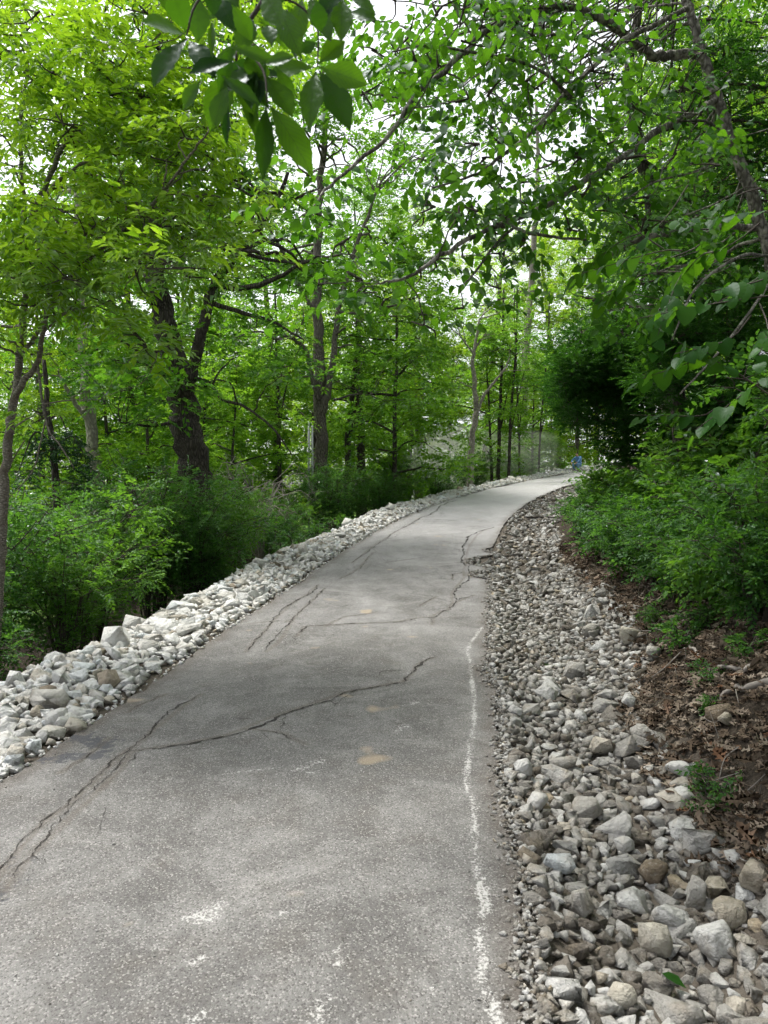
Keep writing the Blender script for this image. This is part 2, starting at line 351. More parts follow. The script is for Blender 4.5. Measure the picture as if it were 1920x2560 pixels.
# ------------------------------------------------------------------ road
CRACKS = [([(1087, 1640), (1060, 1650), (1041, 1663), (1030, 1685), (1006, 1706), (960, 1714), (868, 1732), (822, 1747), (741, 1770), (683, 1790), (608, 1822), (567, 1837), (492, 1851), (405, 1866), (347, 1874), (312, 1883)], .020),
 ([(608, 1822), (666, 1828), (712, 1834), (729, 1848), (764, 1863)], .011),
 ([(503, 1732), (440, 1776), (382, 1822), (341, 1857), (295, 1889), (231, 1958), (174, 2016), (116, 2057), (58, 2115), (0, 2190), (-60, 2290)], .012),
 ([(330, 1872), (300, 1925), (240, 1985), (200, 2028), (150, 2075), (80, 2140), (10, 2225)], .008),
 ([(813, 1469), (789, 1492), (755, 1523), (732, 1550), (711, 1587), (694, 1604), (664, 1627)], .011),
 ([(796, 1459), (772, 1482), (718, 1516), (681, 1557), (664, 1577), (634, 1604), (613, 1626)], .012),
 ([(1211, 1400), (1181, 1406), (1164, 1415), (1158, 1424), (1160, 1442), (1142, 1466), (1130, 1484), (1131, 1508), (1121, 1521), (1096, 1527), (1078, 1537), (1045, 1539), (1000, 1548), (900, 1556), (863, 1560), (762, 1568), (742, 1590)], .013),
 ([(1131, 1508), (1169, 1493), (1187, 1487)], .009), ([(1164, 1415), (1163, 1394), (1169, 1376), (1175, 1361), (1193, 1337), (1211, 1325), (1238, 1316)], .016),
 ([(1000, 1323), (1030, 1307), (1054, 1291), (1081, 1284), (1102, 1264), (1136, 1251)], .016), ([(617, 1560), (694, 1555), (738, 1556)], .007),
 ([(1160, 1430), (1130, 1438), (1132, 1450)], .008), ([(1090, 1492), (1070, 1503), (1048, 1514)], .008), ([(1081, 1539), (1083, 1551), (1080, 1560)], .009),
 ([(317, 1779), (360, 1751), (417, 1729)], .008), ([(940, 1530), (905, 1535), (862, 1542), (830, 1558), (812, 1566)], .007), ([(1000, 1323), (960, 1345), (925, 1372), (880, 1408)], .010),
 ([(848, 1445), (900, 1418), (935, 1380)], .006), ([(1040, 1395), (1000, 1402), (960, 1408)], .006), ([(150, 1930), (210, 1890), (270, 1840)], .006)]
CHALK = [([(1206, 1567), (1177, 1605), (1168, 1622), (1177, 1651), (1177, 1680), (1186, 1750), (1186, 1808), (1174, 1848), (1172, 1900), (1163, 1958), (1186, 2010), (1186, 2103), (1189, 2149), (1203, 2207), (1215, 2259), (1200, 2323), (1203, 2381), (1203, 2444), (1232, 2502), (1244, 2570)], .022, 1.0),
 ([(532, 1941), (600, 1930), (706, 1918), (810, 1900)], .012, .8), ([(735, 1925), (770, 1915), (800, 1905)], .03, .9), ([(760, 1928), (833, 1932)], .014, .8), ([(903, 1915), (908, 1922)], .02, .7),
 ([(480, 2290), (515, 2275), (545, 2262)], .045, 1.0), ([(500, 2300), (540, 2290)], .03, .9), ([(690, 2280), (745, 2272)], .02, .8), ([(480, 2405), (510, 2390)], .025, .75), ([(835, 2375), (842, 2410)], .014, .9), ([(862, 2365), (865, 2385)], .01, .9),
 ([(822, 2470), (805, 2500), (795, 2560)], .03, .8), ([(480, 2560), (505, 2535)], .035, .8), ([(1076, 2465), (1078, 2485)], .02, .8), ([(955, 2075), (985, 2076)], .015, .7), ([(1010, 1768), (1040, 1757)], .035, .75), ([(990, 1835), (1015, 1818)], .04, .75),
 ([(140, 2340), (200, 2318), (260, 2305)], .012, .6), ([(800, 1975), (840, 1968)], .02, .6), ([(510, 2100), (570, 2108), (600, 2110)], .012, .6), ([(1095, 2300), (1140, 2330)], .02, .6), ([(1110, 2360), (1130, 2400)], .02, .6), ([(870, 2150), (905, 2185), (890, 2210)], .018, .6),
 ([(700, 1480), (780, 1470)], .03, .4), ([(345, 1690), (380, 1680)], .03, .5), ([(470, 1700), (545, 1698)], .015, .6), ([(570, 1695), (610, 1684)], .012, .7), ([(1040, 1440), (1085, 1444)], .05, .5), ([(1135, 1282), (1170, 1276)], .05, .6), ([(960, 1640), (1000, 1600)], .03, .35)]
def pix_su(pts):
    q = np.array([hit(a, b, onroad=True) for a, b in pts]); s, u = road_su(q[:, 0], q[:, 1]); return np.stack([s, u], 1)
def seg_dist(S_, U_, pl):
    d = np.full(len(S_), 9.); 
    for a, b in zip(pl[:-1], pl[1:]):
        v = b - a; t = np.clip(((S_ - a[0]) * v[0] + (U_ - a[1]) * v[1]) / max(v @ v, 1e-9), 0, 1)
        d = np.minimum(d, np.hypot(S_ - a[0] - t * v[0], U_ - a[1] - t * v[1]))
    return d
ROAD_LIFT = 0.0
_EK = np.arange(0, 1200) * .11 - 10; _E1, _E2 = np.random.default_rng(5).normal(size=(2, 1200)).clip(-1.6, 1.6)
def right_edge(s):               # broken, ragged edge with two bites out of it
    e = HW + np.interp(s, _EK * .5 - 4, _E2) * .007 + np.interp(s, _EK, _E1) * .012 + np.interp(s, _EK * 5, _E2) * .014
    for c, w, d in ((12.35, .55, .36), (11.15, .35, .26), (13.6, .25, .12), (6.2, .3, .07)): e = e - d * np.exp(-((s - c) / w) ** 4)
    return e
def left_edge(s): return -(HW + np.interp(s, _EK, _E2) * .015 + np.interp(s, _EK * 5, _E1) * .03)
def road():
    s = np.concatenate([np.linspace(-8, 1.3, 30), np.exp(np.arange(math.log(1.32), math.log(100), .0055))]); nu = 93
    t = np.linspace(0, 1, nu); S_ = np.repeat(s[:, None], nu, 1)
    U_ = left_edge(s)[:, None] * (1 - t) + right_edge(s)[:, None] * t
    edge = np.minimum(U_ - left_edge(s)[:, None], right_edge(s)[:, None] - U_)
    dz = .012 * sn(S_, U_ * 1.5, 1.3, .4) - .012 * (U_ / HW) ** 2 + .004 * sn(S_, U_, 6, 1.) 
    V = road_xyz(S_, U_); V[..., 2] += dz * np.clip((s / 3), 0, 1)[:, None]
    sf, uf = S_.ravel(), U_.ravel()
    chalk = np.zeros(len(sf)); tar = np.zeros(len(sf))
    for pts, w, a in CHALK:
        d = seg_dist(sf, uf, pix_su(pts)); chalk = np.maximum(chalk, a * np.exp(-(d / (w * 1.25)) ** 2))
    for k in (2, 3):
        d = seg_dist(sf, uf, pix_su(CRACKS[k][0])); tar = np.maximum(tar, np.exp(-(d / .07) ** 2) * np.clip((3.6 - sf) / 1.2, 0, 1))
    for pts in ([(140, 1890), (250, 1880)], [(200, 1840), (265, 1855)]): tar = np.maximum(tar, .9 * np.exp(-(seg_dist(sf, uf, pix_su(pts)) / .11) ** 2))
    crk = np.full(len(sf), 9.)
    for pts, w in CRACKS: crk = np.minimum(crk, seg_dist(sf, uf, pix_su(pts)))
    # skirt down at both sides
    n = len(s); i = (np.arange(n - 1)[:, None] * nu + np.arange(nu - 1)[None]).ravel(); T = np.stack([i, i + 1, i + 1 + nu, i + nu], 1)
    Vt = V.reshape(-1, 3); nb = len(Vt)
    sk = []; TT = [T]
    for col in (0, nu - 1):
        b = V[:, col].copy(); b[:, 2] -= .05; off = nb + len(sk) * n; sk += [V[:, col].copy(), b]; k = np.arange(n - 1); a = off + k; b_ = a + n
        TT.append(np.stack([a, a + 1, b_ + 1, b_], 1) if col == 0 else np.stack([a, b_, b_ + 1, a + 1], 1))
    Vt = np.concatenate([Vt] + sk); ex = lambda a, v: np.concatenate([a, np.full(4 * n, v)])
    m, nn, o = newmat('worn_asphalt'); pos = N_(nn, 'NewGeometry').outputs['Position']
    ch, ta, ck, ed, al = attr(nn, 'chalk'), attr(nn, 'tar'), attr(nn, 'crackd'), attr(nn, 'edge'), attr(nn, 'along')
    st = N_(nn, 'Mapping'); st.inputs['Scale'].default_value = (1.8, .8, 1); st.inputs['Rotation'].default_value = (0, 0, .1); nn.links.new(pos, st.inputs[0])
    wide = noise(nn, st.outputs[0], 1.0, 5, .6); mid = noise(nn, pos, 5, 5, .6); fine = noise(nn, pos, 70, 4, .7); grit = noise(nn, pos, 260, 3, .7)
    vo = N_(nn, 'TexVoronoi'); vo.inputs['Scale'].default_value = 165; nn.links.new(pos, vo.inputs['Vector'])
    sepc = N_(nn, 'SeparateColor'); nn.links.new(vo.outputs['Color'], sepc.inputs[0])
    c = ramp(nn, [(.28, (.092, .089, .085)), (.5, (.122, .118, .113)), (.72, (.165, .161, .155))], wide)
    c = mix(nn, c, (.105, .095, .083), math_(nn, 'MULTIPLY', maprange(nn, mid, .5, .7), .5))
    c = mix(nn, c, (.43, .425, .425), math_(nn, 'MULTIPLY', maprange(nn, math_(nn, 'ADD', al, math_(nn, 'MULTIPLY', math_(nn, 'SUBTRACT', wide, .5), 14.0)), 7, 24), .85))      # stone dust on the far stretch, whitened further to paint in the bend's brightness
    c = mix(nn, c, (.33, .325, .315), math_(nn, 'MULTIPLY', maprange(nn, noise(nn, pos, 2.2, 9, .74, .8), .46, .70), .48))
    c = mix(nn, c, (.40, .39, .37), math_(nn, 'MULTIPLY', maprange(nn, sepc.outputs[0], .76, .97), .52))
    c = mix(nn, c, (.05, .047, .044), math_(nn, 'MULTIPLY', maprange(nn, sepc.outputs[1], .70, .93), .68))
    c = mix(nn, c, (.05, .047, .044), math_(nn, 'MULTIPLY', maprange(nn, grit, .56, .72), .5))
    c = mix(nn, c, (.085, .066, .05), math_(nn, 'MULTIPLY', maprange(nn, math_(nn, 'ADD', ed, math_(nn, 'MULTIPLY', math_(nn, 'SUBTRACT', mid, .5), .35)), .14, .01), .45))
    c = mix(nn, c, (.055, .058, .068), math_(nn, 'MULTIPLY', maprange(nn, math_(nn, 'ADD', ta, math_(nn, 'MULTIPLY', math_(nn, 'SUBTRACT', noise(nn, pos, 16, 4, .65), .5), 2.6)), .55, .75), .75))
    c = mix(nn, c, (.10, .082, .064), math_(nn, 'MULTIPLY', maprange(nn, math_(nn, 'ADD', ck, math_(nn, 'MULTIPLY', math_(nn, 'SUBTRACT', fine, .5), .06)), .035, .0), .55))
    tan = maprange(nn, noise(nn, pos, 2.3, 2), .70, .76); c = mix(nn, c, (.36, .29, .2), math_(nn, 'MULTIPLY', tan, .6))
    cm = math_(nn, 'ADD', ch, math_(nn, 'MULTIPLY', math_(nn, 'SUBTRACT', fine, .5), 3.2)); cm = math_(nn, 'MULTIPLY', maprange(nn, math_(nn, 'ADD', cm, math_(nn, 'MULTIPLY', math_(nn, 'SUBTRACT', mid, .5), 1.6)), .72, 1.05), maprange(nn, ch, .08, .3))
    c = mix(nn, c, (.52, .515, .495), math_(nn, 'MULTIPLY', cm, .68))
    fl = math_(nn, 'MULTIPLY', maprange(nn, fine, .70, .76), maprange(nn, mid, .48, .6)); c = mix(nn, c, (.6, .59, .57), math_(nn, 'MULTIPLY', fl, .8))
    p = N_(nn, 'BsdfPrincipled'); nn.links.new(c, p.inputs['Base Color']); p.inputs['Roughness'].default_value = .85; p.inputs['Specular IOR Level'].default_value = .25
    h = math_(nn, 'ADD', math_(nn, 'MULTIPLY', vo.outputs['Distance'], -.9), math_(nn, 'MULTIPLY', fine, .6))
    nn.links.new(bump(nn, h, .55, .006), p.inputs['Normal']); nn.links.new(p.outputs[0], o.inputs[0])
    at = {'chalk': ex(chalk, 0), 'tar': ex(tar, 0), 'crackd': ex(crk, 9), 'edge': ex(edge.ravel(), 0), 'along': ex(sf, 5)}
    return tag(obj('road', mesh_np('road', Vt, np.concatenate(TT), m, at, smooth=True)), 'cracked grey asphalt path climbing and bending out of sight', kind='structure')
ROAD = road()
def surf(s, u): return np.interp(s, RS, RZ) + (.012 * sn(s, u * 1.5, 1.3, .4) - .012 * (u / HW) ** 2 + .004 * sn(s, u, 6, 1.)) * np.clip(s / 3, 0, 1)
def cracks():
    m = plain('crack_shadow', (.028, .024, .021), 1.0, var=.4, sc=60); rng = np.random.default_rng(3)
    lines = []
    for pts, w in CRACKS:
        pl = pix_su(pts); lines.append((pl, w)); L_ = np.hypot(*np.diff(pl, axis=0).T).sum()
        for _ in range(int(2 + L_ * 2.2)):
            k = rng.integers(len(pl) - 1); t = rng.uniform(); p0 = pl[k] * (1 - t) + pl[k + 1] * t; v = pl[k + 1] - pl[k]; a = math.atan2(v[1], v[0]) + rng.choice([-1, 1]) * rng.uniform(.4, 1.4); q = [p0]
            for _2 in range(rng.integers(2, 5)): a += rng.normal() * .5; q.append(q[-1] + np.array([math.cos(a), math.sin(a)]) * rng.uniform(.05, .16) * max(1, p0[0] / 6))
            q = np.array(q)
            if np.abs(q[:, 1]).max() < HW - .05 and q[:, 0].min() > 1.5: lines.append((q, w * rng.uniform(.25, .5)))
    for pl, w in lines:
        d = np.concatenate([[0], np.cumsum(np.hypot(*np.diff(pl, axis=0).T))]); n = max(8, int(d[-1] / .018))
        t = np.linspace(0, d[-1], n); s = np.interp(t, d, pl[:, 0]); u = np.interp(t, d, pl[:, 1])
        wk = np.cumsum(rng.normal(size=n)); wk -= np.linspace(wk[0], wk[-1], n); wk *= .006; k5 = np.convolve(rng.normal(size=n), np.ones(3) / 3, 'same') * .008
        tx, ty = np.gradient(s), np.gradient(u); q = np.hypot(tx, ty) + 1e-9; nx_, ny_ = -ty / q, tx / q
        s = s + nx_ * (wk + k5); u = u + ny_ * (wk + k5)
        far = np.clip(s / 7, .8, 2.2)
        hw = w * .5 * far * np.clip(np.abs(np.convolve(rng.normal(size=n), np.ones(7) / 7, 'same')) * 1.9 + .18, .1, 1.6) * np.clip(np.minimum(t, d[-1] - t) / .12, .25, 1)
        rows = []
        for e in (-1, 0, 1):
            ss, uu = s + nx_ * hw * e, u + ny_ * hw * e; x = road_xyz(ss, uu); x[:, 2] = surf(ss, uu) + .004; rows.append(x)
        V = np.stack(rows, 1).reshape(-1, 3); i = np.arange(n - 1) * 3
        T = np.concatenate([np.stack([i, i + 1, i + 4, i + 3], 1), np.stack([i + 1, i + 2, i + 5, i + 4], 1)])
        obj('crack', mesh_np('crack', V, T, m), ROAD)
cracks()

# ------------------------------------------------------------------ stones
def rock_template(seed, npts, bev, boxy=.5, seg=1):
    rng = np.random.default_rng(seed); bm = bmesh.new()
    d = nrm(rng.normal(size=(npts, 3))); cube = d / np.abs(d).max(1, keepdims=True); q = d * (1 - boxy) * rng.uniform(.72, 1.2, (npts, 1)) + cube * boxy * .85
    q *= np.array([1, rng.uniform(.62, .95), rng.uniform(.45, .78)]) * .5 * rng.uniform(.9, 1.1, (npts, 1))
    for v in q: bm.verts.new(v)
    r = bmesh.ops.convex_hull(bm, input=list(bm.verts)); 
    for v in [v for v in bm.verts if not v.link_faces]: bm.verts.remove(v)
    if bev:
        bmesh.ops.dissolve_limit(bm, angle_limit=.12, verts=bm.verts[:], edges=bm.edges[:])
        bmesh.ops.bevel(bm, geom=bm.edges[:] + bm.verts[:], offset=bev, segments=seg, profile=.6, affect='EDGES', clamp_overlap=True)
        bmesh.ops.remove_doubles(bm, verts=bm.verts[:], dist=.004)
    bmesh.ops.triangulate(bm, faces=bm.faces[:]); bmesh.ops.recalc_face_normals(bm, faces=bm.faces[:])
    V = np.array([v.co[:] for v in bm.verts]); V += rng.normal(size=V.shape) * (.008 if bev else .0); bm.verts.index_update()
    T = np.array([[v.index for v in f.verts] for f in bm.faces]); bm.free()
    return V / (V.max(0) - V.min(0)).max(), T
RK_BIG = [rock_template(100 + i, 12, .012, .35) for i in range(24)]
RK_SMALL = [rock_template(300 + i, 9, 0, .25) for i in range(24)]
RK_MED = [rock_template(500 + i, 10, .010, .3) for i in range(20)]
def rot_rand(rng, n, tilt):
    a = rng.uniform(0, 2 * np.pi, n); ax, ay = rng.normal(size=n) * tilt, rng.normal(size=n) * tilt
    return a, ax, ay
def rmat(a, ax, ay):
    return np.array((Matrix.Rotation(ay, 3, 'Y') @ Matrix.Rotation(ax, 3, 'X') @ Matrix.Rotation(a, 3, 'Z')))
def pack(rng, smin, smax, ufun, sizes, tries, ov=.78, taken=None, cell=.5):
    out = [] if taken is None else list(taken); grid = {}
    def key(s, u): return (int(s // cell), int(u // cell))
    for e in out: grid.setdefault(key(e[0], e[1]), []).append(e)
    new = []
    for d in sizes:
        for _ in range(tries):
            s = rng.uniform(smin, smax); 
            u = ufun(rng, s, d)
            if u is None: continue
            k = key(s, u); ok = True
            for a in (-1, 0, 1):
                for b in (-1, 0, 1):
                    for e in grid.get((k[0] + a, k[1] + b), ()):
                        if (e[0] - s) ** 2 + (e[1] - u) ** 2 < (ov * .5 * (d + e[2])) ** 2: ok = False; break
                    if not ok: break
                if not ok: break
            if ok:
                e = (s, u, d); grid.setdefault(k, []).append(e); out.append(e); new.append(e); break
    return new
def stones(name, label, cat_, items, ntop, mats, templ_big, templ_small, pile, rng, skip=None):
    """items: (s,u,d). The ntop that show largest become single stones, the rest one mass."""
    it = np.array(items); xyz = road_xyz(it[:, 0], it[:, 1]); z = Gsu(it[:, 0], it[:, 1], xyz[:, 0], xyz[:, 1]) + pile(it[:, 0], it[:, 1])
    on = (it[:, 1] < right_edge(it[:, 0])) & (it[:, 1] > left_edge(it[:, 0])); z = np.where(on, surf(it[:, 0], it[:, 1]) - it[:, 2] * .02, z)
    xyz[:, 2] = z; d = it[:, 2]
    px = 960 + F * xyz[:, 0] / np.maximum(xyz[:, 1], .2); py = 1280 - F * (z - CAMZ) / np.maximum(xyz[:, 1], .2)
    seen = (xyz[:, 1] > .8) & (px > -40) & (px < 1960) & (py < 2600)
    rank = np.where(seen, d / np.maximum(xyz[:, 1], .3), 0); order = np.argsort(-rank); top = order[:ntop]; rest = order[ntop:]
    base = road_xyz(6, it[:, 1].mean()); root = empty(name, base, label, cat_)
    for k, (V, T) in enumerate(templ_big):
        pass
    ms = [mesh_np('stone', V, T, mats[0], smooth=False) for V, T in templ_big]
    for i in top:
        o = obj('stone', ms[rng.integers(len(ms))], root, xyz[i] - base + np.array([0, 0, d[i] * .12]))
        a, ax, ay = rot_rand(rng, 1, .22); o.rotation_euler = (ax[0], ay[0], a[0]); k = rng.uniform(.88, 1.12, 3); o.scale = tuple(float(d[i] * q) for q in k * 1.12)
    VV, TT, RR, n = [], [], [], 0
    for i in rest:
        V, T = (templ_small if d[i] < .13 else RK_MED)[rng.integers(len(templ_small if d[i] < .13 else RK_MED))]
        q = (V * (d[i] * rng.uniform(.95, 1.25, 3))) @ rmat(rng.uniform(0, 6.3), rng.normal() * .35, rng.normal() * .35).T + xyz[i] - base + np.array([0, 0, d[i] * .14])
        VV.append(q); TT.append(T + n); n += len(V); RR.append(np.full(len(V), rng.uniform()))
    o = obj('rubble', mesh_np('rubble', np.concatenate(VV), np.concatenate(TT), mats[1], {'rnd': np.concatenate(RR)}), root); o['kind'] = 'stuff'
    return root
def left_pile(s, u):
    a = -u; return .04 * np.clip((a - 1.36) / .45, 0, 1) * np.clip((2.6 - a) / .35, 0, 1) + .02
def make_left():
    rng = np.random.default_rng(11)
    wid = lambda s: np.interp(s, [2, 4, 8, 20, 40], [2.3, 2.34, 2.42, 2.45, 2.5])
    def uf(rng, s, d):
        if d > .2 and s < 5: return None
        a, b = 1.37 + d * .5, wid(s) + rng.normal() * .06
        return -rng.uniform(a, b) if b > a else None
    big = pack(rng, 1.5, 46, uf, sorted(rng.lognormal(math.log(.22), .25, 110).clip(.16, .32))[::-1], 12, .72)
    mid = pack(rng, 1.5, 46, uf, sorted(rng.lognormal(math.log(.115), .28, 2100).clip(.07, .19))[::-1], 9, .72, big)
    sml = pack(rng, 1.5, 26, uf, sorted(rng.lognormal(math.log(.075), .3, 3200).clip(.04, .13))[::-1], 6, .7, big + mid)
    dust = [(s, -1.30 - abs(rng.normal()) * .07, rng.uniform(.015, .045)) for s in rng.uniform(2, 25, 900)]
    under = [(s, -rng.uniform(1.38, wid(s)), rng.uniform(.06, .12)) for s in rng.uniform(1.5, 46, 2500)]
    it = big + mid + sml + dust + under
    return stones('stone_bank', 'long low bank of white limestone rubble along the outer path edge', 'stone bank', it, 300, (M['rock_white'], M['rock_white_stuff']), RK_BIG, RK_SMALL,
                  lambda s, u: left_pile(s, u) , rng)
LEFT = make_left()
BS = [1.5, 3, 3.5, 4, 4.6, 5.4, 5.9, 6.6, 7.2, 9, 10.8, 12.7, 14.5, 20, 30]; BU = [2.7, 2.45, 2.3, 2.24, 2.28, 2.27, 2.45, 2.64, 2.74, 2.78, 2.68, 2.6, 2.6, 2.5, 2.4]      # where the leafy bank begins
def make_right():
    rng = np.random.default_rng(12)
    wid = lambda s: np.interp(s, BS, BU) + .04 * np.sin(s * 4.1) + .03 * np.sin(s * 9.7)
    def uf(rng, s, d):
        a, b = right_edge(s) + .03 + d * .5, wid(s)
        return rng.uniform(a, b) if b > a else None
    def uf_outer(rng, s, d):      # bigger stones lie towards the bank
        a, b = right_edge(s) + .15, wid(s); t = rng.beta(2.2, 1.3); return a + (b - a) * t
    big = pack(rng, 1.4, 30, uf_outer, sorted(rng.lognormal(math.log(.155), .2, 190).clip(.11, .25))[::-1], 8, .8)
    mid = pack(rng, 1.4, 9, uf, sorted(rng.lognormal(math.log(.085), .2, 330).clip(.06, .13))[::-1], 6, .78, big)
    mid += pack(rng, 9, 32, uf, sorted(rng.lognormal(math.log(.088), .25, 1500).clip(.06, .15))[::-1], 6, .74, big)
    sml = pack(rng, 1.4, 12, uf, sorted(rng.lognormal(math.log(.047), .27, 9500).clip(.024, .08))[::-1], 6, .74, big + mid, cell=.25)
    dust = [(s, right_edge(s) + rng.normal() * .036 + .03, rng.uniform(.007, .030)) for s in 1.6 + 12 * rng.uniform(0, 1, 4200) ** 1.4]
    it = big + mid + sml + dust
    return stones('stone_ditch', 'shallow ditch of grey limestone rubble between path and leafy bank', 'stone ditch', it, 300, (M['rock_grey'], M['rock_grey_stuff']), RK_BIG, RK_SMALL,
                  lambda s, u: .045 * np.exp(-((u - right_edge(s) - .03) / .09) ** 2), rng)
RIGHT = make_right()
def boulders():
    rng = np.random.default_rng(21)
    def bm_(name, stops):
        return rock_material(name, [(0, stops), (1, stops)], True, .5)
    pal = {'white': bm_('boulder_white', (.55, .545, .52)), 'cream': bm_('boulder_cream', (.48, .45, .38)), 'grey': bm_('boulder_grey', (.38, .365, .33)), 'tan': bm_('boulder_tan', (.40, .36, .29)), 'brown': bm_('boulder_brown', (.2, .16, .115)), 'blue': bm_('boulder_blue', (.46, .49, .5))}
    B = [(1458, 2259, 58, 82, 'grey', 'blocky grey boulder lying alone mid ditch, nearest the path edge', 1), (1686, 2291, 90, 74, 'white', 'rounded pale boulder just above the beige square-topped one', 2),
         (1646, 2352, 82, 92, 'cream', 'beige square-topped boulder below the rounded pale boulder', 3), (1811, 2358, 104, 80, 'white', 'large white wedge-shaped boulder with a clean flat face', 4),
         (1800, 2228, 74, 60, 'tan', 'upper tan boulder of the pair leaning together at the bank foot', 5), (1832, 2290, 84, 66, 'tan', 'lower tan boulder of the pair leaning together at the bank foot', 6),
         (1752, 2232, 52, 86, 'grey', 'narrow upright grey boulder beside the tan pair', 7), (1905, 2190, 90, 80, 'tan', 'large tan boulder cut by the picture edge above the tan pair', 8),
         (1475, 2026, 78, 56, 'grey', 'flat-topped grey boulder mid ditch above the white-blue one', 9), (1400, 2167, 78, 46, 'blue', 'white-blue boulder with a dark underside near the path edge', 10),
         (1643, 2186, 70, 54, 'brown', 'dark brown boulder half sunk in the gravel', 11), (1562, 2497, 72, 60, 'cream', 'cream boulder at the bottom of the picture beside a fallen green leaf', 12),
         (1712, 1926, 80, 46, 'white', 'cream-white boulder topmost of three stacked against the leaf litter', 13), (1714, 1992, 62, 40, 'white', 'pale boulder lowest of three stacked against the leaf litter', 14),
         (1712, 1962, 58, 26, 'grey', 'flat grey stone in the middle of three stacked stones', 2), (1411, 1909, 70, 36, 'grey', 'long grey boulder lying across the upper ditch', 3), (1310, 1924, 46, 54, 'white', 'upright whitish stone next to the asphalt edge', 5),
         (1348, 2008, 60, 44, 'white', 'white tilted slab among the ditch gravel', 6), (1566, 2115, 44, 44, 'white', 'pointed white stone standing above the dark brown boulder', 9), (1610, 1835, 56, 50, 'grey', 'squarish grey boulder at the edge of the leaf litter', 1),
         (1572, 1755, 40, 52, 'white', 'tall pale stone where ditch meets brown leaves', 4), (1575, 1585, 62, 46, 'cream', 'broad pale boulder at the bank foot below the weeds', 8), (1640, 1630, 40, 34, 'grey', 'rounded grey stone lying alone on the leaf litter edge', 10),
         (1480, 1575, 50, 36, 'grey', 'grey boulder in the row of large stones by the bank', 11), (1805, 1780, 70, 46, 'brown', 'mossy brown rock half buried in leaf litter', 12), (1815, 1798, 44, 34, 'tan', 'smaller tan rock in front of the mossy brown rock', 13)]
    Lf = [(135, 1800, 66, 70, 'white', 'biggest white boulder of the bank, beside the yellowish one', 2), (182, 1815, 64, 54, 'cream', 'yellowish boulder overhanging the asphalt next to the biggest one', 5), (28, 1905, 54, 48, 'blue', 'bluish white boulder lowest in the bank by the picture edge', 4),
          (282, 1690, 64, 40, 'white', 'white humped boulder midway up the near bank', 3), (191, 1694, 60, 40, 'blue', 'pale bluish boulder on top of the near bank', 6), (286, 1602, 30, 30, 'brown', 'round brown stone on the bank crest', 7), (529, 1533, 28, 28, 'brown', 'dark brown stone near the asphalt mid bank', 8), (98, 1842, 40, 40, 'white', 'plump white stone in front of the biggest boulder', 9), (320, 1722, 44, 26, 'white', 'white flat-sided stone touching the asphalt', 10), (48, 1872, 42, 34, 'tan', 'shaded brown stone at the foot of the near bank', 11)]
    for px, py, w, h, c, lab, k in B + Lf:
        isl = px < 900; p = hit(px, py + h * .40, dz=(.02 if isl else .02)); d = math.hypot(p[0], p[1]); sc = w / F * p[1]; hz = h / F * p[1]
        me = mesh_np('boulder', *rock_template(700 + px + py, 22, .05, .55), pal[c])
        Vv = np.array([v.co[:] for v in me.vertices]); ex = Vv.max(0) - Vv.min(0)
        o = obj('boulder', me, None, (p[0], p[1] + sc * .3, p[2] + hz * .30)); a = rng.uniform(-.5, .5)
        o.rotation_euler = (rng.normal() * .12, rng.normal() * .12, a); sc *= (.85 if isl else 1); hz *= (.85 if isl else 1); o.scale = (float(sc / ex[0]) * 1.02, float(sc * .85 / ex[1]), float(hz * 1.0 / ex[2]))
        tag(o, lab, 'boulder', 'single boulders among the rubble')
boulders()
def grit():
    rng = np.random.default_rng(31); VV, TT, RR, n = [], [], [], 0
    for k in range(800):
        s = 1.8 + 16 * rng.uniform() ** 1.6; e = rng.beta(.5, .5); u = -HW + .04 + e * (2 * HW - .08); d = rng.uniform(.004, .012) * (1.5 if rng.uniform() < .08 else 1)
        V, T = RK_SMALL[rng.integers(24)]; p = road_xyz(s, u); p[2] = surf(s, u) + d * .2
        VV.append(V * d @ rmat(rng.uniform(0, 6.3), rng.normal() * .4, rng.normal() * .4).T + p); TT.append(T + n); n += len(V); RR.append(np.full(len(V), rng.uniform(.5, .93)))
    obj('grit', mesh_np('grit', np.concatenate(VV), np.concatenate(TT), M['rock_grey_stuff'], {'rnd': np.concatenate(RR)}), ROAD)['kind'] = 'stuff'
grit()

# ------------------------------------------------------------------ trees
ASH = dict(n=11, length=.27, leaf=(.085, .034), phi=62, droop=.30, opposite=True, twist=.25, arch=.35)
OAK = dict(n=8, length=.34, leaf=(.135, .075), phi=60, droop=.2, twist=.4, arch=.25)
WOOD = dict(n=9, length=.5, leaf=(.15, .075), phi=60, droop=.3, twist=.45, arch=.3)
HEART = dict(n=8, length=.33, leaf=(.060, .043), phi=58, droop=.35, twist=.25, arch=.25, hang=.25)
SHRUB = dict(n=14, length=.42, leaf=(.06, .03), phi=58, droop=.2, opposite=True, twist=.35, arch=.3)
BUSH = dict(n=10, length=.30, leaf=(.07, .036), phi=60, droop=.2, twist=.35, arch=.2)
CEDAR = dict(n=16, length=.17, leaf=(.055, .016), phi=35, droop=.0, twist=.9, arch=.1)
def tmean(a, b, t): return a + (b - a) * t

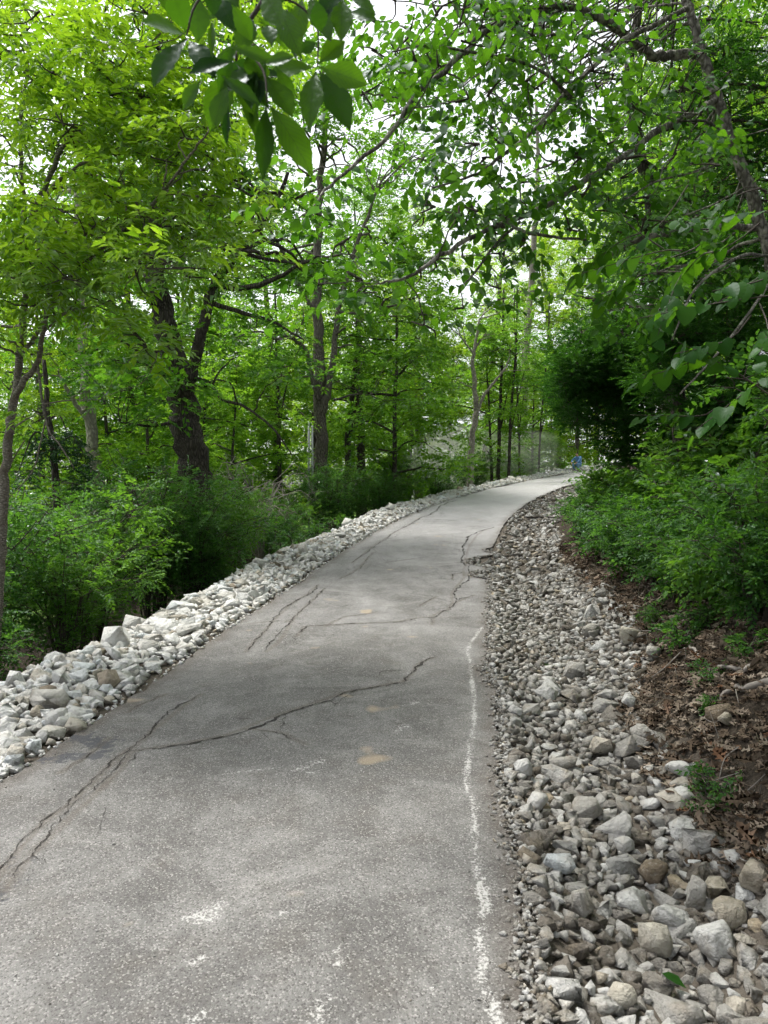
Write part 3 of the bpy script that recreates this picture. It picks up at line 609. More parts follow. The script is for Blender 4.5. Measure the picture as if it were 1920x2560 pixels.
def build_tree(name, label, group, base, limbs, clumps, spec, tm, leafmat, barkmat, seed, twigs=2, sides=10, spray_n=40, bough=1.0, low=-.4, stalk=True, limb_name='trunk', shell=.5, extra=None):
    """limbs: list of (points, r0, r1) in world space, the first is the trunk; clumps: (centre, radii, number of sprays)."""
    rng = np.random.default_rng(seed); base = np.asarray(base, float)
    root = empty(name, base, label, 'tree', group)
    _s, _u = road_su(base[:1], base[1:2])
    if label and abs(_u[0]) < 3.0: print('NEAR ROAD', name, label, _s, _u)
    tb = Tubes(); allp = []; allr = []
    for k, (pts, r0, r1) in enumerate(limbs):
        c = curve(pts, max(8, 5 * (len(pts) - 1)), jit=min(r0 * .15, .03), rng=rng); n = len(c); r = np.linspace(1, 0, n) ** .8 * (r0 - r1) + r1
        if k == 0 and r0 > .05: r[0] *= 1.35; r[1] *= 1.1
        if k == 0: tb.add(c, r, sides, .05, rng); obj(limb_name, tb.mesh(limb_name, barkmat, base), root); tb = Tubes()
        else: t1 = Tubes(); t1.add(c, r, max(5, sides - 3), .05, rng); obj('branch', t1.mesh('branch', barkmat, base), root)
        allp.append(c); allr.append(r)
    AP = np.concatenate(allp); AR = np.concatenate(allr); O, A, U = [], [], []
    tw = Tubes()
    for c, r, n in clumps:
        c = np.asarray(c, float); r = np.asarray(r, float) * np.ones(3)
        d = AP - c; cost = np.linalg.norm(d, axis=1) + np.maximum(d[:, 2], 0) * 1.2; i = cost.argmin(); L_ = np.linalg.norm(AP[i] - c)
        if L_ > .15:
            p0 = AP[i]; m = (p0 + c) / 2 + rng.normal(size=3) * L_ * .08; m[2] += L_ * .05; q = curve([p0, m, c], 8, jit=L_ * .012, rng=rng)
            r0 = bough * min(AR[i] * .7, .012 + .010 * L_ + r.mean() * .012); tb.add(q, np.linspace(r0, max(r0 * .35, .004), len(q)), 5)
        for _ in range(twigs):
            e = c + nrm(rng.normal(size=3) + np.array([0, 0, .3])) * r * .85; m = (c + e) / 2 + rng.normal(size=3) * r * .1
            q = curve([c - (e - c) * .15, m, e], 4); tw.add(q, np.linspace(.008 + r.mean() * .004, .003, len(q)), 3)
        o, a, u = blob(rng, c, r, n, low, shell); O.append(o); A.append(a); U.append(u)
    if tb.V: obj('boughs', tb.mesh('boughs', barkmat, base), root)['kind'] = 'stuff'
    if tw.V: obj('twigs', tw.mesh('twigs', M['twig'], base), root)['kind'] = 'stuff'
    if O:
        O, A, U = np.concatenate(O), np.concatenate(A), np.concatenate(U); sp = sprays(O, A, U, rng, **spec)
        o = obj('crown', leaf_mesh('crown', sp, tm, leafmat, rng, base), root); o['kind'] = 'stuff'
    return root

# generic woodland trees: five shapes, copied
def wood_variant(seed, H, cr, cb, tr, ncl, nsp, leafmat, bark, spec=WOOD, tm=LT2):
    rng = np.random.default_rng(seed); lean = rng.normal(size=2) * .05 * H
    tp = [np.array([0, 0, -.4]), np.array([lean[0] * .2, lean[1] * .2, H * .3]), np.array([lean[0] * .6, lean[1] * .6, H * .62]), np.array([lean[0], lean[1], H * .95])]
    limbs = [(tp, tr, tr * .12)]; clumps = []
    for k in range(ncl):
        t = (k + rng.uniform(0, 1)) / ncl; z = tmean(cb, H, t); prof = math.sin(math.pi * min(1, .12 + t * .86)) ** .7
        a = k * 2.4 + rng.normal() * .4; rad = cr * prof * rng.uniform(.35, 1.0); cr_ = cr * rng.uniform(.2, .36)
        clumps.append((np.array([math.cos(a) * rad + lean[0] * t, math.sin(a) * rad + lean[1] * t, z]), (cr_, cr_, cr_ * .62), int(nsp * rng.uniform(.7, 1.3))))
    root = build_tree('woodland_tree', '', None, (0, 0, 0), limbs, clumps, spec, tm, leafmat, bark, seed, twigs=2, sides=8)
    for k in ('label', 'category'):
        if k in root: del root[k]
    return root
VAR = [wood_variant(41, 15, 3.9, 2.6, .20, 34, 75, M['fresh'], M['bark_grey']), wood_variant(42, 17, 4.4, 4.2, .26, 36, 80, M['wood'], M['bark_dark']), wood_variant(43, 12, 3.3, 1.2, .14, 30, 70, M['bright'], M['bark_grey']),
       wood_variant(44, 19, 4.2, 6.5, .28, 32, 80, M['bright'], M['bark_grey']), wood_variant(45, 8, 2.6, .5, .09, 24, 60, M['fresh'], M['bark_dark'])]
used = [False] * 5
def plant(v, x, y, sc, rz, label, group='woodland trees behind the path', name='woodland_tree'):
    r = VAR[v] if not used[v] else copy_tree(VAR[v]); used[v] = True
    r.location = (x, y, float(G(np.array([x]), np.array([y]))[0])); r.rotation_euler = (0, 0, rz); r.scale = (sc, sc, sc * (1 + .1 * math.sin(x * 3)))
    _s, _u = road_su([x], [y])
    if abs(_u[0]) < 3.0: print('NEAR ROAD', label, _s, _u)
    return tag(r, label, 'tree', group)
# (variant, photo x, distance, scale, label)
BACK = [(0, -90, 15.5, .5, 'leafy tree filling the frame edge behind the leftmost sapling'), (2, 110, 22, .85, 'pale green low tree behind the mottled pale trunk'), (1, 330, 27, .95, 'broad green tree behind the dark leaning oak'), (4, 380, 19, .8, 'small bushy tree under the leaning oak, left of its trunk'),
        (0, 560, 30, 1.0, 'green tree between the leaning oak and the twin trunk'), (4, 570, 21, .8, 'low dark tree just left of the twin trunk'), (3, 700, 36, .95, 'tall light green tree high behind the twin trunk'), (1, 905, 31, .85, 'dense green tree right of the twin trunk'),
        (4, 985, 26, 1.15, 'small dense tree between twin trunk and forked grey tree'), (0, 1020, 45, .9, 'green tree behind the forked grey tree'), (2, 1120, 44, .95, 'light green tree left of the far snag'), (3, 1210, 46, 1.0, 'tall yellow-green tree left of the pale snag'),
        (2, 1265, 52, 1.1, 'bright yellow-green tree at the head of the path'), (3, 1400, 50, 1.0, 'tall bright tree right of the pale snag'), (2, 1440, 43, 1.05, 'bright green tree showing above the dark cedar'), (1, 1560, 47, .95, 'broad tree rising behind the dark cedar'),
        (0, 1620, 26, .8, 'woodland tree behind the cedar on the bank'), (0, 1830, 21, .85, 'woodland tree behind the leaning trunk by the frame edge'),
        (4, 1230, 35, .95, 'low dark tree behind the dust at the bend'), (4, 1330, 39, .95, 'low dark tree above the bend where the path vanishes'),
        (2, 820, 44, 1.1, 'far pale green tree filling the gap right of the twin trunk'), (1, 480, 42, 1.0, 'far tree glimpsed right of the leaning oak'), (3, 200, 40, .85, 'far tall tree glimpsed above the pale trunk'), (2, 30, 36, .9, 'far pale tree glimpsed by the leftmost sapling'),
        (3, 1010, 55, 1.0, 'farthest tall tree in the middle of the wood'), (1, 1830, 37, 1.0, 'far broad tree on the bank behind the cedar'), (3, 1850, 34, .9, 'far tall tree on the bank by the frame edge'), (3, 1050, 46, 1.0, 'tall tree whose top fills the gap right of the twin trunk'), (2, 1490, 46, 1.4, 'tall broad tree just above the dark cedar'), (3, 1660, 29, 1.1, 'tall tree rising behind the thin cedar')]
_r = np.random.default_rng(77); FILL = []
for px, Y, v in [(-40, 26, 4), (180, 27, 4), (280, 23, 4), (420, 33, 4), (500, 25, 4), (600, 35, 4), (690, 33, 4), (880, 36, 4), (940, 41, 4), (1040, 52, 4), (1260, 50, 4), (1380, 52, 4), (250, 48, 2), (370, 52, 2), (520, 55, 2), (650, 58, 2), (760, 52, 2), (900, 60, 2), (1080, 62, 2), (1200, 64, 2), (1330, 62, 2), (1470, 60, 2), (-80, 48, 2), (1600, 55, 2), (1750, 66, 2), (1900, 64, 2), (330, 66, 2), (560, 70, 2), (440, 47, 4), (820, 66, 2), (980, 72, 2)]:
    FILL.append((v, px, Y, float(_r.uniform(.95, 1.25))))
_marks = [(20, 'leftmost sapling'), (240, 'mottled pale trunk'), (440, 'leaning oak'), (800, 'twin trunk'), (1180, 'forked grey tree'), (1325, 'pale snag'), (1500, 'dark cedar'), (1850, 'leaning mottled trunk')]
_by = {}
for f in FILL: m_ = min(_marks, key=lambda q: abs(q[0] - f[1])); _by.setdefault((m_[1], 'left' if f[1] < m_[0] else 'right'), []).append(f)
for (mk, sd_), fs in _by.items():
    for r_, f in enumerate(sorted(fs, key=lambda q: q[2])): BACK.append((*f, f"{('nearest', 'second', 'third', 'fourth', 'fifth', 'sixth')[r_]} small leafy tree in the deep wood, {sd_} of the {mk}"))
for k, (v, px, Y, sc, lab) in enumerate(BACK): plant(v, (px - 960) / F * Y, Y, sc, k * 1.7, lab, 'small trees deep in the wood' if 'deep wood' in lab else 'woodland trees behind the path')
for k, (v, x, y, sc, lab) in enumerate([(1, 5.6, .6, .9, 'tall tree on the bank beside the camera, shading the ditch'), (0, 6.8, 5.2, .95, 'tree up the bank outside the frame, behind the leaning trunk'), (1, 4.9, -4.5, .95, 'tall tree on the bank behind the camera'), (3, 8.2, 9.5, .9, 'tall tree high on the bank right of the cedar trunk'), (1, 9.0, 2.8, 1.0, 'tall tree farther up the bank outside the frame'), (0, 7.2, -1.2, 1.0, 'tree up the bank behind the camera')]): plant(v, x, y, sc, k * 1.3, lab, 'woodland trees on the bank')

def gz(px, Y): x = (px - 960) / F * Y; return np.array([x, Y, float(G(np.array([x]), np.array([Y]))[0])])
def region_clumps(rng, boxes):     # (x0,x1,y0,y1, Y0,Y1, n clumps, radius, sprays each)
    out = []
    for x0, x1, y0, y1, Y0, Y1, n, r, ns in boxes:
        for _ in range(n):
            Y = rng.uniform(Y0, Y1); rr = r * rng.uniform(.7, 1.3); out.append((P(rng.uniform(x0, x1), rng.uniform(y0, y1), Y), (rr, rr, rr * .55), int(ns * rng.uniform(.7, 1.3))))
    return out

# the leaning oak
rng = np.random.default_rng(51); Y = 14.0
oak_l = [([gz(505, Y) - np.array([0, 0, .3]), P(490, 1250, Y), P(484, 1155, Y), P(462, 1060, Y), P(452, 974, Y), P(430, 880, Y), P(412, 795, Y), P(390, 690, Y + .2), P(385, 560, Y + .4), P(400, 420, Y + .5), P(390, 250, Y + .6), P(410, 60, Y + .8)], .33, .07),
         ([P(466, 985, Y - .1), P(478, 930, Y - .25), P(498, 852, Y - .4), P(521, 766, Y - .5), P(548, 690, Y - .6), P(600, 628, Y - .8), P(660, 560, Y - 1), P(720, 430, Y - 1.2)], .13, .03),
         ([P(540, 705, Y - .6), P(600, 722, Y - .9), P(680, 700, Y - 1.2), P(745, 665, Y - 1.5), P(800, 640, Y - 1.7)], .06, .015),
         ([P(525, 755, Y - .5), P(590, 778, Y - .6), P(680, 805, Y - .8), P(760, 850, Y - 1.0)], .05, .012),
         ([P(480, 945, Y - .2), P(520, 955, Y - .6), P(560, 1000, Y - 1), P(620, 1020, Y - 1.2), P(690, 1080, Y - 1.4), P(730, 1140, Y - 1.5)], .04, .008),
         ([P(455, 930, Y - .25), P(425, 926, Y - .5), P(398, 930, Y - .75)], .10, .07),
         ([P(415, 800, Y), P(350, 720, Y - .5), P(260, 650, Y - 1), P(160, 610, Y - 1.5)], .07, .015),
         ([P(392, 640, Y + .2), P(330, 560, Y - .2), P(250, 470, Y - .6), P(215, 390, Y - 1)], .10, .03), ([P(395, 480, Y + .4), P(480, 380, Y), P(560, 250, Y - .6)], .10, .03), ([P(395, 420, Y + .4), P(300, 330, Y + .6), P(235, 190, Y + .8)], .09, .02),
         ([P(455, 1050, Y - .2), P(380, 1065, Y - .9), P(300, 1055, Y - 1.6)], .035, .01)]
cl = region_clumps(rng, [(250, 560, 900, 1060, 11.6, 12.6, 8, .36, 14), (100, 400, 580, 900, 12, 14, 9, .6, 26), (560, 850, 480, 740, 14.6, 17, 14, .6, 26), (270, 700, 250, 560, 12.5, 16, 22, .75, 34), (200, 800, -150, 250, 12.5, 17, 26, .85, 34), (540, 640, 640, 800, 12.5, 13.4, 2, .4, 14), (580, 740, 800, 950, 12.4, 13.4, 4, .4, 14), (430, 470, 830, 1000, 13.2, 13.6, 3, .25, 10)])
build_tree('oak_tree', 'big dark oak with a leaning ridged trunk, broken stub and long limb', None, oak_l[0][0][0], oak_l, cl, OAK, LT2, M['oak'], M['bark_dark'], 52, sides=14)
# twin trunk
Y = 23.5
tl = [([gz(800, Y) - np.array([0, 0, .3]), P(803, 1200, Y), P(804, 1100, Y), P(800, 1000, Y), P(797, 880, Y), P(793, 750, Y), P(792, 640, Y), P(800, 480, Y), P(815, 300, Y), P(800, 120, Y)], .24, .05),
      ([P(806, 1030, Y - .1), P(820, 980, Y - .1), P(832, 900, Y - .1), P(836, 850, Y), P(850, 760, Y), P(890, 620, Y), P(940, 480, Y)], .13, .04),
      ([P(795, 1000, Y - .2), P(780, 940, Y - .3), P(766, 880, Y - .4), P(745, 855, Y - .5), P(715, 840, Y - .7), P(690, 848, Y - .9), P(650, 830, Y - 1.1), P(560, 850, Y - 1.4)], .085, .015),
      ([P(802, 1100, Y - .3), P(780, 1065, Y - .5), P(750, 1030, Y - .7), P(720, 1022, Y - .8)], .035, .012), ([P(795, 800, Y), P(740, 700, Y - .4), P(690, 600, Y - 1), P(640, 520, Y - 1.5)], .08, .02), ([P(835, 1000, Y), P(900, 985, Y - .5), P(960, 1000, Y - 1)], .04, .01)]
rng = np.random.default_rng(53)
cl = region_clumps(rng, [(640, 1060, 420, 740, 24.6, 27.5, 24, .95, 34), (640, 1120, 100, 430, 21, 26, 22, 1.1, 36), (560, 780, 760, 960, 21.5, 23.5, 10, .7, 22), (840, 1080, 780, 1060, 21.5, 25, 14, .85, 30)])
build_tree('twin_trunk_tree', 'tall straight tree with ridged grey bark forking into two stems', None, tl[0][0][0], tl, cl, OAK | dict(leaf=(.15, .08)), LT2, M['wood'], M['bark_grey'], 54, sides=12)
# mottled pale trunk
Y = 18.0
tl = [([gz(268, Y) - np.array([0, 0, .3]), P(262, 1330, Y), P(250, 1250, Y), P(240, 1180, Y), P(234, 1100, Y), P(215, 980, Y), P(205, 820, Y), P(190, 600, Y), P(200, 400, Y)], .19, .06), ([P(236, 1120, Y - .1), P(222, 1060, Y - .2), P(190, 1010, Y - .3), P(150, 940, Y - .5)], .09, .03)]
cl = region_clumps(np.random.default_rng(55), [(60, 360, 450, 820, 16.5, 20, 11, .8, 28), (60, 330, 860, 1040, 16, 17.4, 6, .5, 16)])
build_tree('pale_trunk_tree', 'tree with a smooth mottled pale trunk rising from the shrubs', None, tl[0][0][0], tl, cl, OAK, LT2, M['oak'], M['bark_pale'], 56)
# forked grey tree with bare twigs
Y = 31.0
tl = [([gz(1176, Y) - np.array([0, 0, .2]), P(1177, 1150, Y), P(1183, 1080, Y), P(1192, 1020, Y), P(1185, 960, Y), P(1182, 900, Y), P(1188, 860, Y), P(1198, 800, Y)], .15, .04),
      ([P(1190, 1040, Y - .1), P(1212, 985, Y - .1), P(1240, 950, Y - .2), P(1262, 920, Y - .3), P(1275, 890, Y - .3)], .08, .02), ([P(1186, 890, Y - .05), P(1165, 860, Y - .2), P(1150, 840, Y - .3), P(1120, 815, Y - .4), P(1080, 790, Y - .5)], .04, .01),
      ([P(1188, 870, Y), P(1205, 845, Y), P(1215, 830, Y)], .05, .03), ([P(1150, 840, Y - .3), P(1138, 780, Y - .4), P(1130, 720, Y - .5)], .025, .006), ([P(1182, 970, Y), P(1150, 955, Y - .3), P(1110, 935, Y - .5), P(1085, 905, Y - .6)], .03, .006), ([P(1255, 928, Y - .3), P(1290, 926, Y - .4), P(1330, 925, Y - .5)], .02, .006), ([P(1180, 1130, Y), P(1165, 1075, Y - .2), P(1145, 1065, Y - .3)], .02, .006), ([P(1165, 860, Y - .2), P(1150, 800, Y - .3), P(1120, 740, Y - .4)], .02, .005)]
cl = region_clumps(np.random.default_rng(57), [(1060, 1300, 640, 830, 30, 32, 9, .7, 18), (1210, 1310, 820, 900, 30.5, 31.5, 3, .5, 14)])
build_tree('forked_tree', 'slim grey forked tree with bare twigs at the bend of the path', None, tl[0][0][0], tl, cl, OAK, LT2, M['fresh'], M['bark_pale'], 58, sides=9)
# pale snag
Y = 41.0
tl = [([gz(1300, Y) - np.array([0, 0, .2]), P(1306, 1050, Y), P(1312, 920, Y), P(1318, 820, Y), P(1330, 700, Y), P(1336, 600, Y), P(1340, 520, Y), P(1343, 400, Y), P(1340, 250, Y)], .25, .08), ([P(1332, 690, Y), P(1315, 640, Y), P(1305, 600, Y)], .06, .03)]
cl = region_clumps(np.random.default_rng(59), [(1240, 1440, 280, 480, 40, 42, 8, 1.2, 16)])
build_tree('tall_snag', 'tall pale bare trunk standing high in the far wood', None, tl[0][0][0], tl, cl, WOOD, LT2, M['bright'], M['bark_pale'], 60, sides=8)
for k, (px, dy, r, lean, lab) in enumerate([(1245, 34.5, .10, 6, 'thick dark stem standing in the dust at the bend'), (1270, 34, .08, 10, 'dark stem right of the thick one in the dust'), (1300, 36, .06, -6, 'slender grey stem in the dust'), (1345, 37, .06, 12, 'slender stem leaning away where the path vanishes'), (865, 27, .13, 14, 'dark trunk in the shade right of the twin trunk'), (700, 26, .08, -5, 'thin dark stem just left of the twin trunk')]):
    b = gz(px, dy); tl = [([b - np.array([0, 0, .2]), P(px + lean * .4, 1100, dy), P(px + lean, 1000, dy), P(px + lean * 2, 860, dy), P(px + lean * 2.4, 720, dy)], r, r * .4), ([P(px + lean * .5, 1090, dy), P(px + lean + 12, 1010, dy), P(px + lean + 30, 930, dy)], r * .5, r * .2)]
    cl = region_clumps(np.random.default_rng(70 + k), [(px - 70, px + 70, 760, 960, dy - 1, dy + 1, 7, .8, 26)])
    build_tree('slim_tree', lab, 'slim dark trees at the bend', b, tl, cl, WOOD, LT2, M['wood'], M['bark_dark'], 80 + k, sides=7)

# near sapling on the left with feathery leaves
Y = 6.6
sb = gz(-22, Y)
tl = [([sb - np.array([0, 0, .2]), P(-6, 1500, Y), P(4, 1380, Y), P(8, 1240, Y), P(16, 1150, Y), P(26, 1070, Y), P(37, 990, Y), P(48, 900, Y), P(60, 800, Y), P(66, 700, Y + .1), P(62, 600, Y + .2), P(60, 530, Y + .2), P(55, 420, Y + .3), P(52, 295, Y + .3), P(70, 150, Y + .4), P(60, 0, Y + .4)], .048, .008),
      ([P(36, 1000, Y), P(62, 950, Y - .1), P(95, 900, Y - .2), P(112, 800, Y - .3), P(118, 735, Y - .3), P(122, 670, Y - .4)], .03, .008), ([P(50, 890, Y), P(95, 830, Y - .1), P(130, 770, Y - .1), P(160, 730, Y - .1), P(175, 715, Y - .1)], .02, .008),
      ([P(62, 640, Y + .1), P(78, 541, Y), P(118, 455, Y), P(160, 360, Y - .1), P(200, 320, Y - .2), P(240, 287, Y - .3), P(275, 258, Y - .3), P(305, 222, Y - .4), P(330, 140, Y - .5)], .026, .006), ([P(80, 560, Y), P(130, 470, Y - .2), P(190, 420, Y - .3), P(250, 385, Y - .4), P(300, 350, Y - .5)], .022, .006), ([P(160, 365, Y), P(240, 287, Y), P(247, 215, Y - .1), P(255, 130, Y - .2)], .012, .004),
      ([P(115, 790, Y - .3), P(160, 712, Y - .5), P(214, 657, Y - .6), P(278, 602, Y - .8), P(340, 550, Y - 1.0), P(396, 495, Y - 1.1), P(430, 450, Y - 1.2), P(477, 385, Y - 1.3), P(520, 330, Y - 1.4)], .022, .006), ([P(120, 730, Y - .3), P(180, 716, Y - .6), P(250, 718, Y - .8), P(330, 690, Y - 1.0), P(400, 680, Y - 1.2)], .010, .004), ([P(110, 830, Y - .2), P(170, 780, Y - .5), P(240, 765, Y - .8), P(330, 730, Y - 1.1)], .010, .004),
      ([P(94, 910, Y - .15), P(100, 960, Y - .3), P(112, 1040, Y - .4), P(125, 1080, Y - .5), P(155, 1120, Y - .6), P(185, 1170, Y - .7)], .012, .004), ([P(115, 1048, Y - .4), P(100, 1110, Y - .5), P(80, 1180, Y - .5), P(22, 1245, Y - .3)], .008, .003), ([P(62, 1100, Y), P(20, 1170, Y)], .006, .004), ([P(110, 1010, Y - .4), P(180, 1000, Y - .5), P(250, 1000, Y - .6)], .007, .003), ([P(25, 1075, Y), P(90, 1035, Y - .2), P(120, 1045, Y - .4)], .009, .006)]
rng = np.random.default_rng(61)
cl = region_clumps(rng, [(-100, 470, -60, 250, 5.4, 8, 34, .36, 20), (40, 520, 230, 420, 5.4, 7.4, 24, .33, 20), (-60, 140, 560, 760, 5.2, 6.6, 10, .30, 18), (80, 560, 500, 690, 5.0, 6.8, 26, .28, 15), (80, 320, 690, 800, 5.0, 6.8, 8, .26, 14), (280, 640, 300, 640, 5.2, 6.8, 20, .30, 16), (-80, 60, 250, 520, 6, 7.5, 4, .25, 10), (-60, 40, 780, 1000, 6, 7, 4, .25, 8), (60, 110, 1020, 1080, 6, 6.4, 2, .12, 3), (400, 700, -60, 200, 6, 8, 12, .36, 18), (300, 420, 800, 900, 5.4, 6.2, 3, .25, 12)])
build_tree('ash_sapling', 'slender leaning sapling by the frame edge with feathery yellow-green leaves', None, sb, tl, cl, ASH, LT8, M['ash'], M['bark_sapling'], 62, twigs=2, sides=10, low=-.5)

# near leaning tree on the right with heart-shaped leaves
Y = 5.6
rb = gz(2080, Y)
tl = [([rb - np.array([0, 0, .2]), P(2060, 1200, Y), P(2010, 900, Y), P(1940, 700, Y), P(1905, 570, Y), P(1860, 440, Y), P(1815, 320, Y), P(1790, 240, Y), P(1762, 160, Y), P(1745, 90, Y), P(1722, 20, Y), P(1700, -80, Y)], .052, .028),
      ([P(1752, 138, Y), P(1700, 135, Y - .1), P(1640, 140, Y - .2), P(1590, 110, Y - .3), P(1540, 70, Y - .4), P(1490, 40, Y - .5), P(1420, 15, Y - .6), P(1330, 30, Y - .8), P(1230, 70, Y - 1.0), P(1130, 160, Y - 1.2), P(1050, 230, Y - 1.4), P(960, 350, Y - 1.6), P(840, 450, Y - 1.8), P(780, 520, Y - 1.9)], .038, .004),
      ([P(1790, 250, Y), P(1740, 280, Y - .2), P(1650, 325, Y - .5), P(1560, 390, Y - .8), P(1450, 460, Y - 1.1), P(1330, 530, Y - 1.3), P(1220, 575, Y - 1.5), P(1100, 640, Y - 1.7), P(1020, 690, Y - 1.8), P(950, 710, Y - 1.9)], .026, .005),
      ([P(1720, 20, Y), P(1640, 60, Y - .3), P(1560, 100, Y - .5), P(1480, 170, Y - .8), P(1400, 250, Y - 1.1), P(1330, 330, Y - 1.3), P(1240, 400, Y - 1.4), P(1180, 440, Y - 1.5), P(1080, 470, Y - 1.6)], .02, .005),
      ([P(1350, 40, Y - .8), P(1355, 130, Y - .9), P(1390, 215, Y - 1.0), P(1450, 270, Y - 1.0), P(1500, 310, Y - .9)], .011, .005), ([P(1430, 245, Y - 1.1), P(1340, 170, Y - 1.3), P(1180, 130, Y - 1.5), P(1060, 115, Y - 1.7), P(980, 130, Y - 1.8)], .011, .004),
      ([P(1300, 555, Y - 1.4), P(1240, 610, Y - 1.5), P(1180, 690, Y - 1.6), P(1160, 710, Y - 1.6)], .009, .004), ([P(1240, 530, Y - 1.5), P(1300, 575, Y - 1.5), P(1370, 590, Y - 1.5), P(1465, 600, Y - 1.4)], .012, .006), ([P(1840, 390, Y), P(1780, 310, Y - .3), P(1690, 300, Y - .4), P(1600, 270, Y - .6)], .012, .004), ([P(1890, 570, Y), P(1800, 565, Y - .3), P(1720, 575, Y - .5), P(1590, 600, Y - .8), P(1490, 665, Y - 1.0)], .025, .012), ([P(1920, 640, Y), P(1850, 640, Y - .6), P(1740, 720, Y - 1.2), P(1680, 850, Y - 1.6)], .012, .004), ([P(1930, 700, Y), P(1860, 800, Y - 1), P(1780, 900, Y - 1.5), P(1700, 985, Y - 1.9)], .01, .004), ([P(1830, 350, Y), P(1760, 420, Y - .6), P(1650, 450, Y - 1), P(1560, 500, Y - 1.2)], .01, .004)]
rng = np.random.default_rng(63)
def along(limb, t0, t1, n, r, ns, jit=.18):
    c = curve(limb, 40); o = []
    for _ in range(n):
        q = c[int(rng.uniform(t0, t1) * (len(c) - 1))] + rng.normal(size=3) * jit; rr = r * rng.uniform(.7, 1.3); o.append((q, (rr, rr, rr * .6), int(max(2, ns * rng.uniform(.6, 1.4)))))
    return o
cl = along(tl[1][0], .35, 1, 24, .16, 6) + along(tl[2][0], .25, 1, 22, .15, 5) + along(tl[3][0], .2, 1, 20, .15, 5) + along(tl[4][0], .1, 1, 6, .14, 4) + along(tl[5][0], 0, 1, 10, .15, 5) + along(tl[6][0], .3, 1, 4, .12, 4) + along(tl[8][0], .2, 1, 8, .16, 5) + along(tl[9][0], .3, 1, 10, .16, 6) + along(tl[12][0], .2, 1, 10, .16, 6)
cl += region_clumps(rng, [(1500, 1960, -60, 120, 6.2, 7.5, 12, .22, 6), (900, 1500, -60, 160, 4.2, 5.6, 16, .2, 6), (1650, 1960, 300, 620, 6.2, 7.5, 8, .24, 7), (1440, 1700, 640, 840, 6, 8, 5, .25, 8), (940, 1560, -40, 480, 6, 10, 46, .36, 9)])
HEART_TREE = build_tree('leaning_tree', 'mottled leaning trunk by the frame edge with long branches reaching over the path', None, rb, tl, cl, HEART, LTH, M['heart'], M['bark_mottled'], 64, bough=.5, twigs=2, sides=12, low=-.8, shell=.1)
# its nearest leaves hang low over the bank: single leaves
def single_leaves():
    rng = np.random.default_rng(65); ms = []; n = 13; tt = np.linspace(0, 1, n)
    wv = np.array([.05, .26, .39, .46, .485, .48, .455, .415, .36, .29, .20, .10, 0]); xs = np.array([0, -.04, .0, .08, .18, .29, .40, .51, .62, .73, .83, .92, 1.0]); xm = np.linspace(0, 1, n)
    for k in range(5):
        V, T = [], []
        for i in range(n):
            for f in (-1, -.5, 0, .5, 1):
                x = xm[i] + (xs[i] - xm[i]) * abs(f) ** 1.5; V.append((x, wv[i] * f * (.85 + .04 * k), -.22 * x * x * (.5 + .2 * k) + .16 * abs(f) * wv[i] * (1.4 - .4 * k) + .015 * math.sin(3 * i + 2 * f + k)))
        for i in range(n - 1):
            for j in range(4): a = i * 5 + j; T += [(a, a + 5, a + 6), (a, a + 6, a + 1)]
        ms.append(mesh_np('leaf', np.array(V), np.array(T), M['heart1'], smooth=True))
    base = np.array(HEART_TREE.location); tw = Tubes(); O, A, U = [], [], []
    for px, py, Y, dx, dy, n in [(1530, 590, 3.9, -1, .1, 7), (1620, 580, 3.7, -1, .15, 8), (1700, 600, 3.6, -1, .2, 8), (1600, 660, 3.5, -1, .3, 8), (1700, 680, 3.4, -.9, .3, 8), (1790, 640, 3.5, -1, .2, 8), (1560, 720, 3.7, -1, .3, 6), (1650, 740, 3.4, -.8, .4, 7), (1740, 790, 3.2, -1, .3, 8), (1830, 740, 3.2, -1, .3, 8), (1900, 700, 3.3, -1, .3, 8), (1880, 850, 3.0, -1, .2, 8), (1780, 880, 3.2, -1, .2, 8), (1700, 930, 3.4, -1, .25, 7), (1800, 960, 3.2, -1, .1, 7), (1900, 960, 2.8, -1, .2, 7), (1910, 1040, 2.7, -1, .1, 6), (1700, 1070, 3.8, -1, .3, 5), (1800, 520, 4.0, -1, .2, 7), (1880, 560, 3.8, -1, .2, 7), (1500, 640, 4.0, -1, .2, 5)]:
        o = P(px + 40, py - 30, Y); a = np.array([dx * rng.uniform(.4, 1), rng.normal() * .7 - .1, -dy * rng.uniform(.2, 1.6) + rng.normal() * .25]); O.append(o); A.append(a); U.append([0, 0, 1.])
        e = o + nrm(a) * .34; e[2] -= .06; tw.add(curve([o - nrm(a) * .16 + rng.normal(size=3) * .05, o, e], 6), np.linspace(.004, .0015, 7), 4)
    Pp, D, N, L, Wd = sprays(np.array(O), np.array(A), np.array(U), rng, **(HEART | dict(n=8, length=.34, leaf=(.082, .07), hang=.5)))
    D = nrm(D); S = nrm(np.cross(N, D)); N = np.cross(D, S)
    for p, d, s, n, l in zip(Pp, D, S, N, L):
        o = obj('leaf', ms[rng.integers(5)], HEART_TREE); o.matrix_local = Matrix(((d[0], s[0], n[0], p[0] - base[0]), (d[1], s[1], n[1], p[1] - base[1]), (d[2], s[2], n[2], p[2] - base[2]), (0, 0, 0, 1))) @ Matrix.Scale(float(l), 4)
    obj('twigs', tw.mesh('twigs', M['twig'], base), HEART_TREE)['kind'] = 'stuff'
single_leaves()

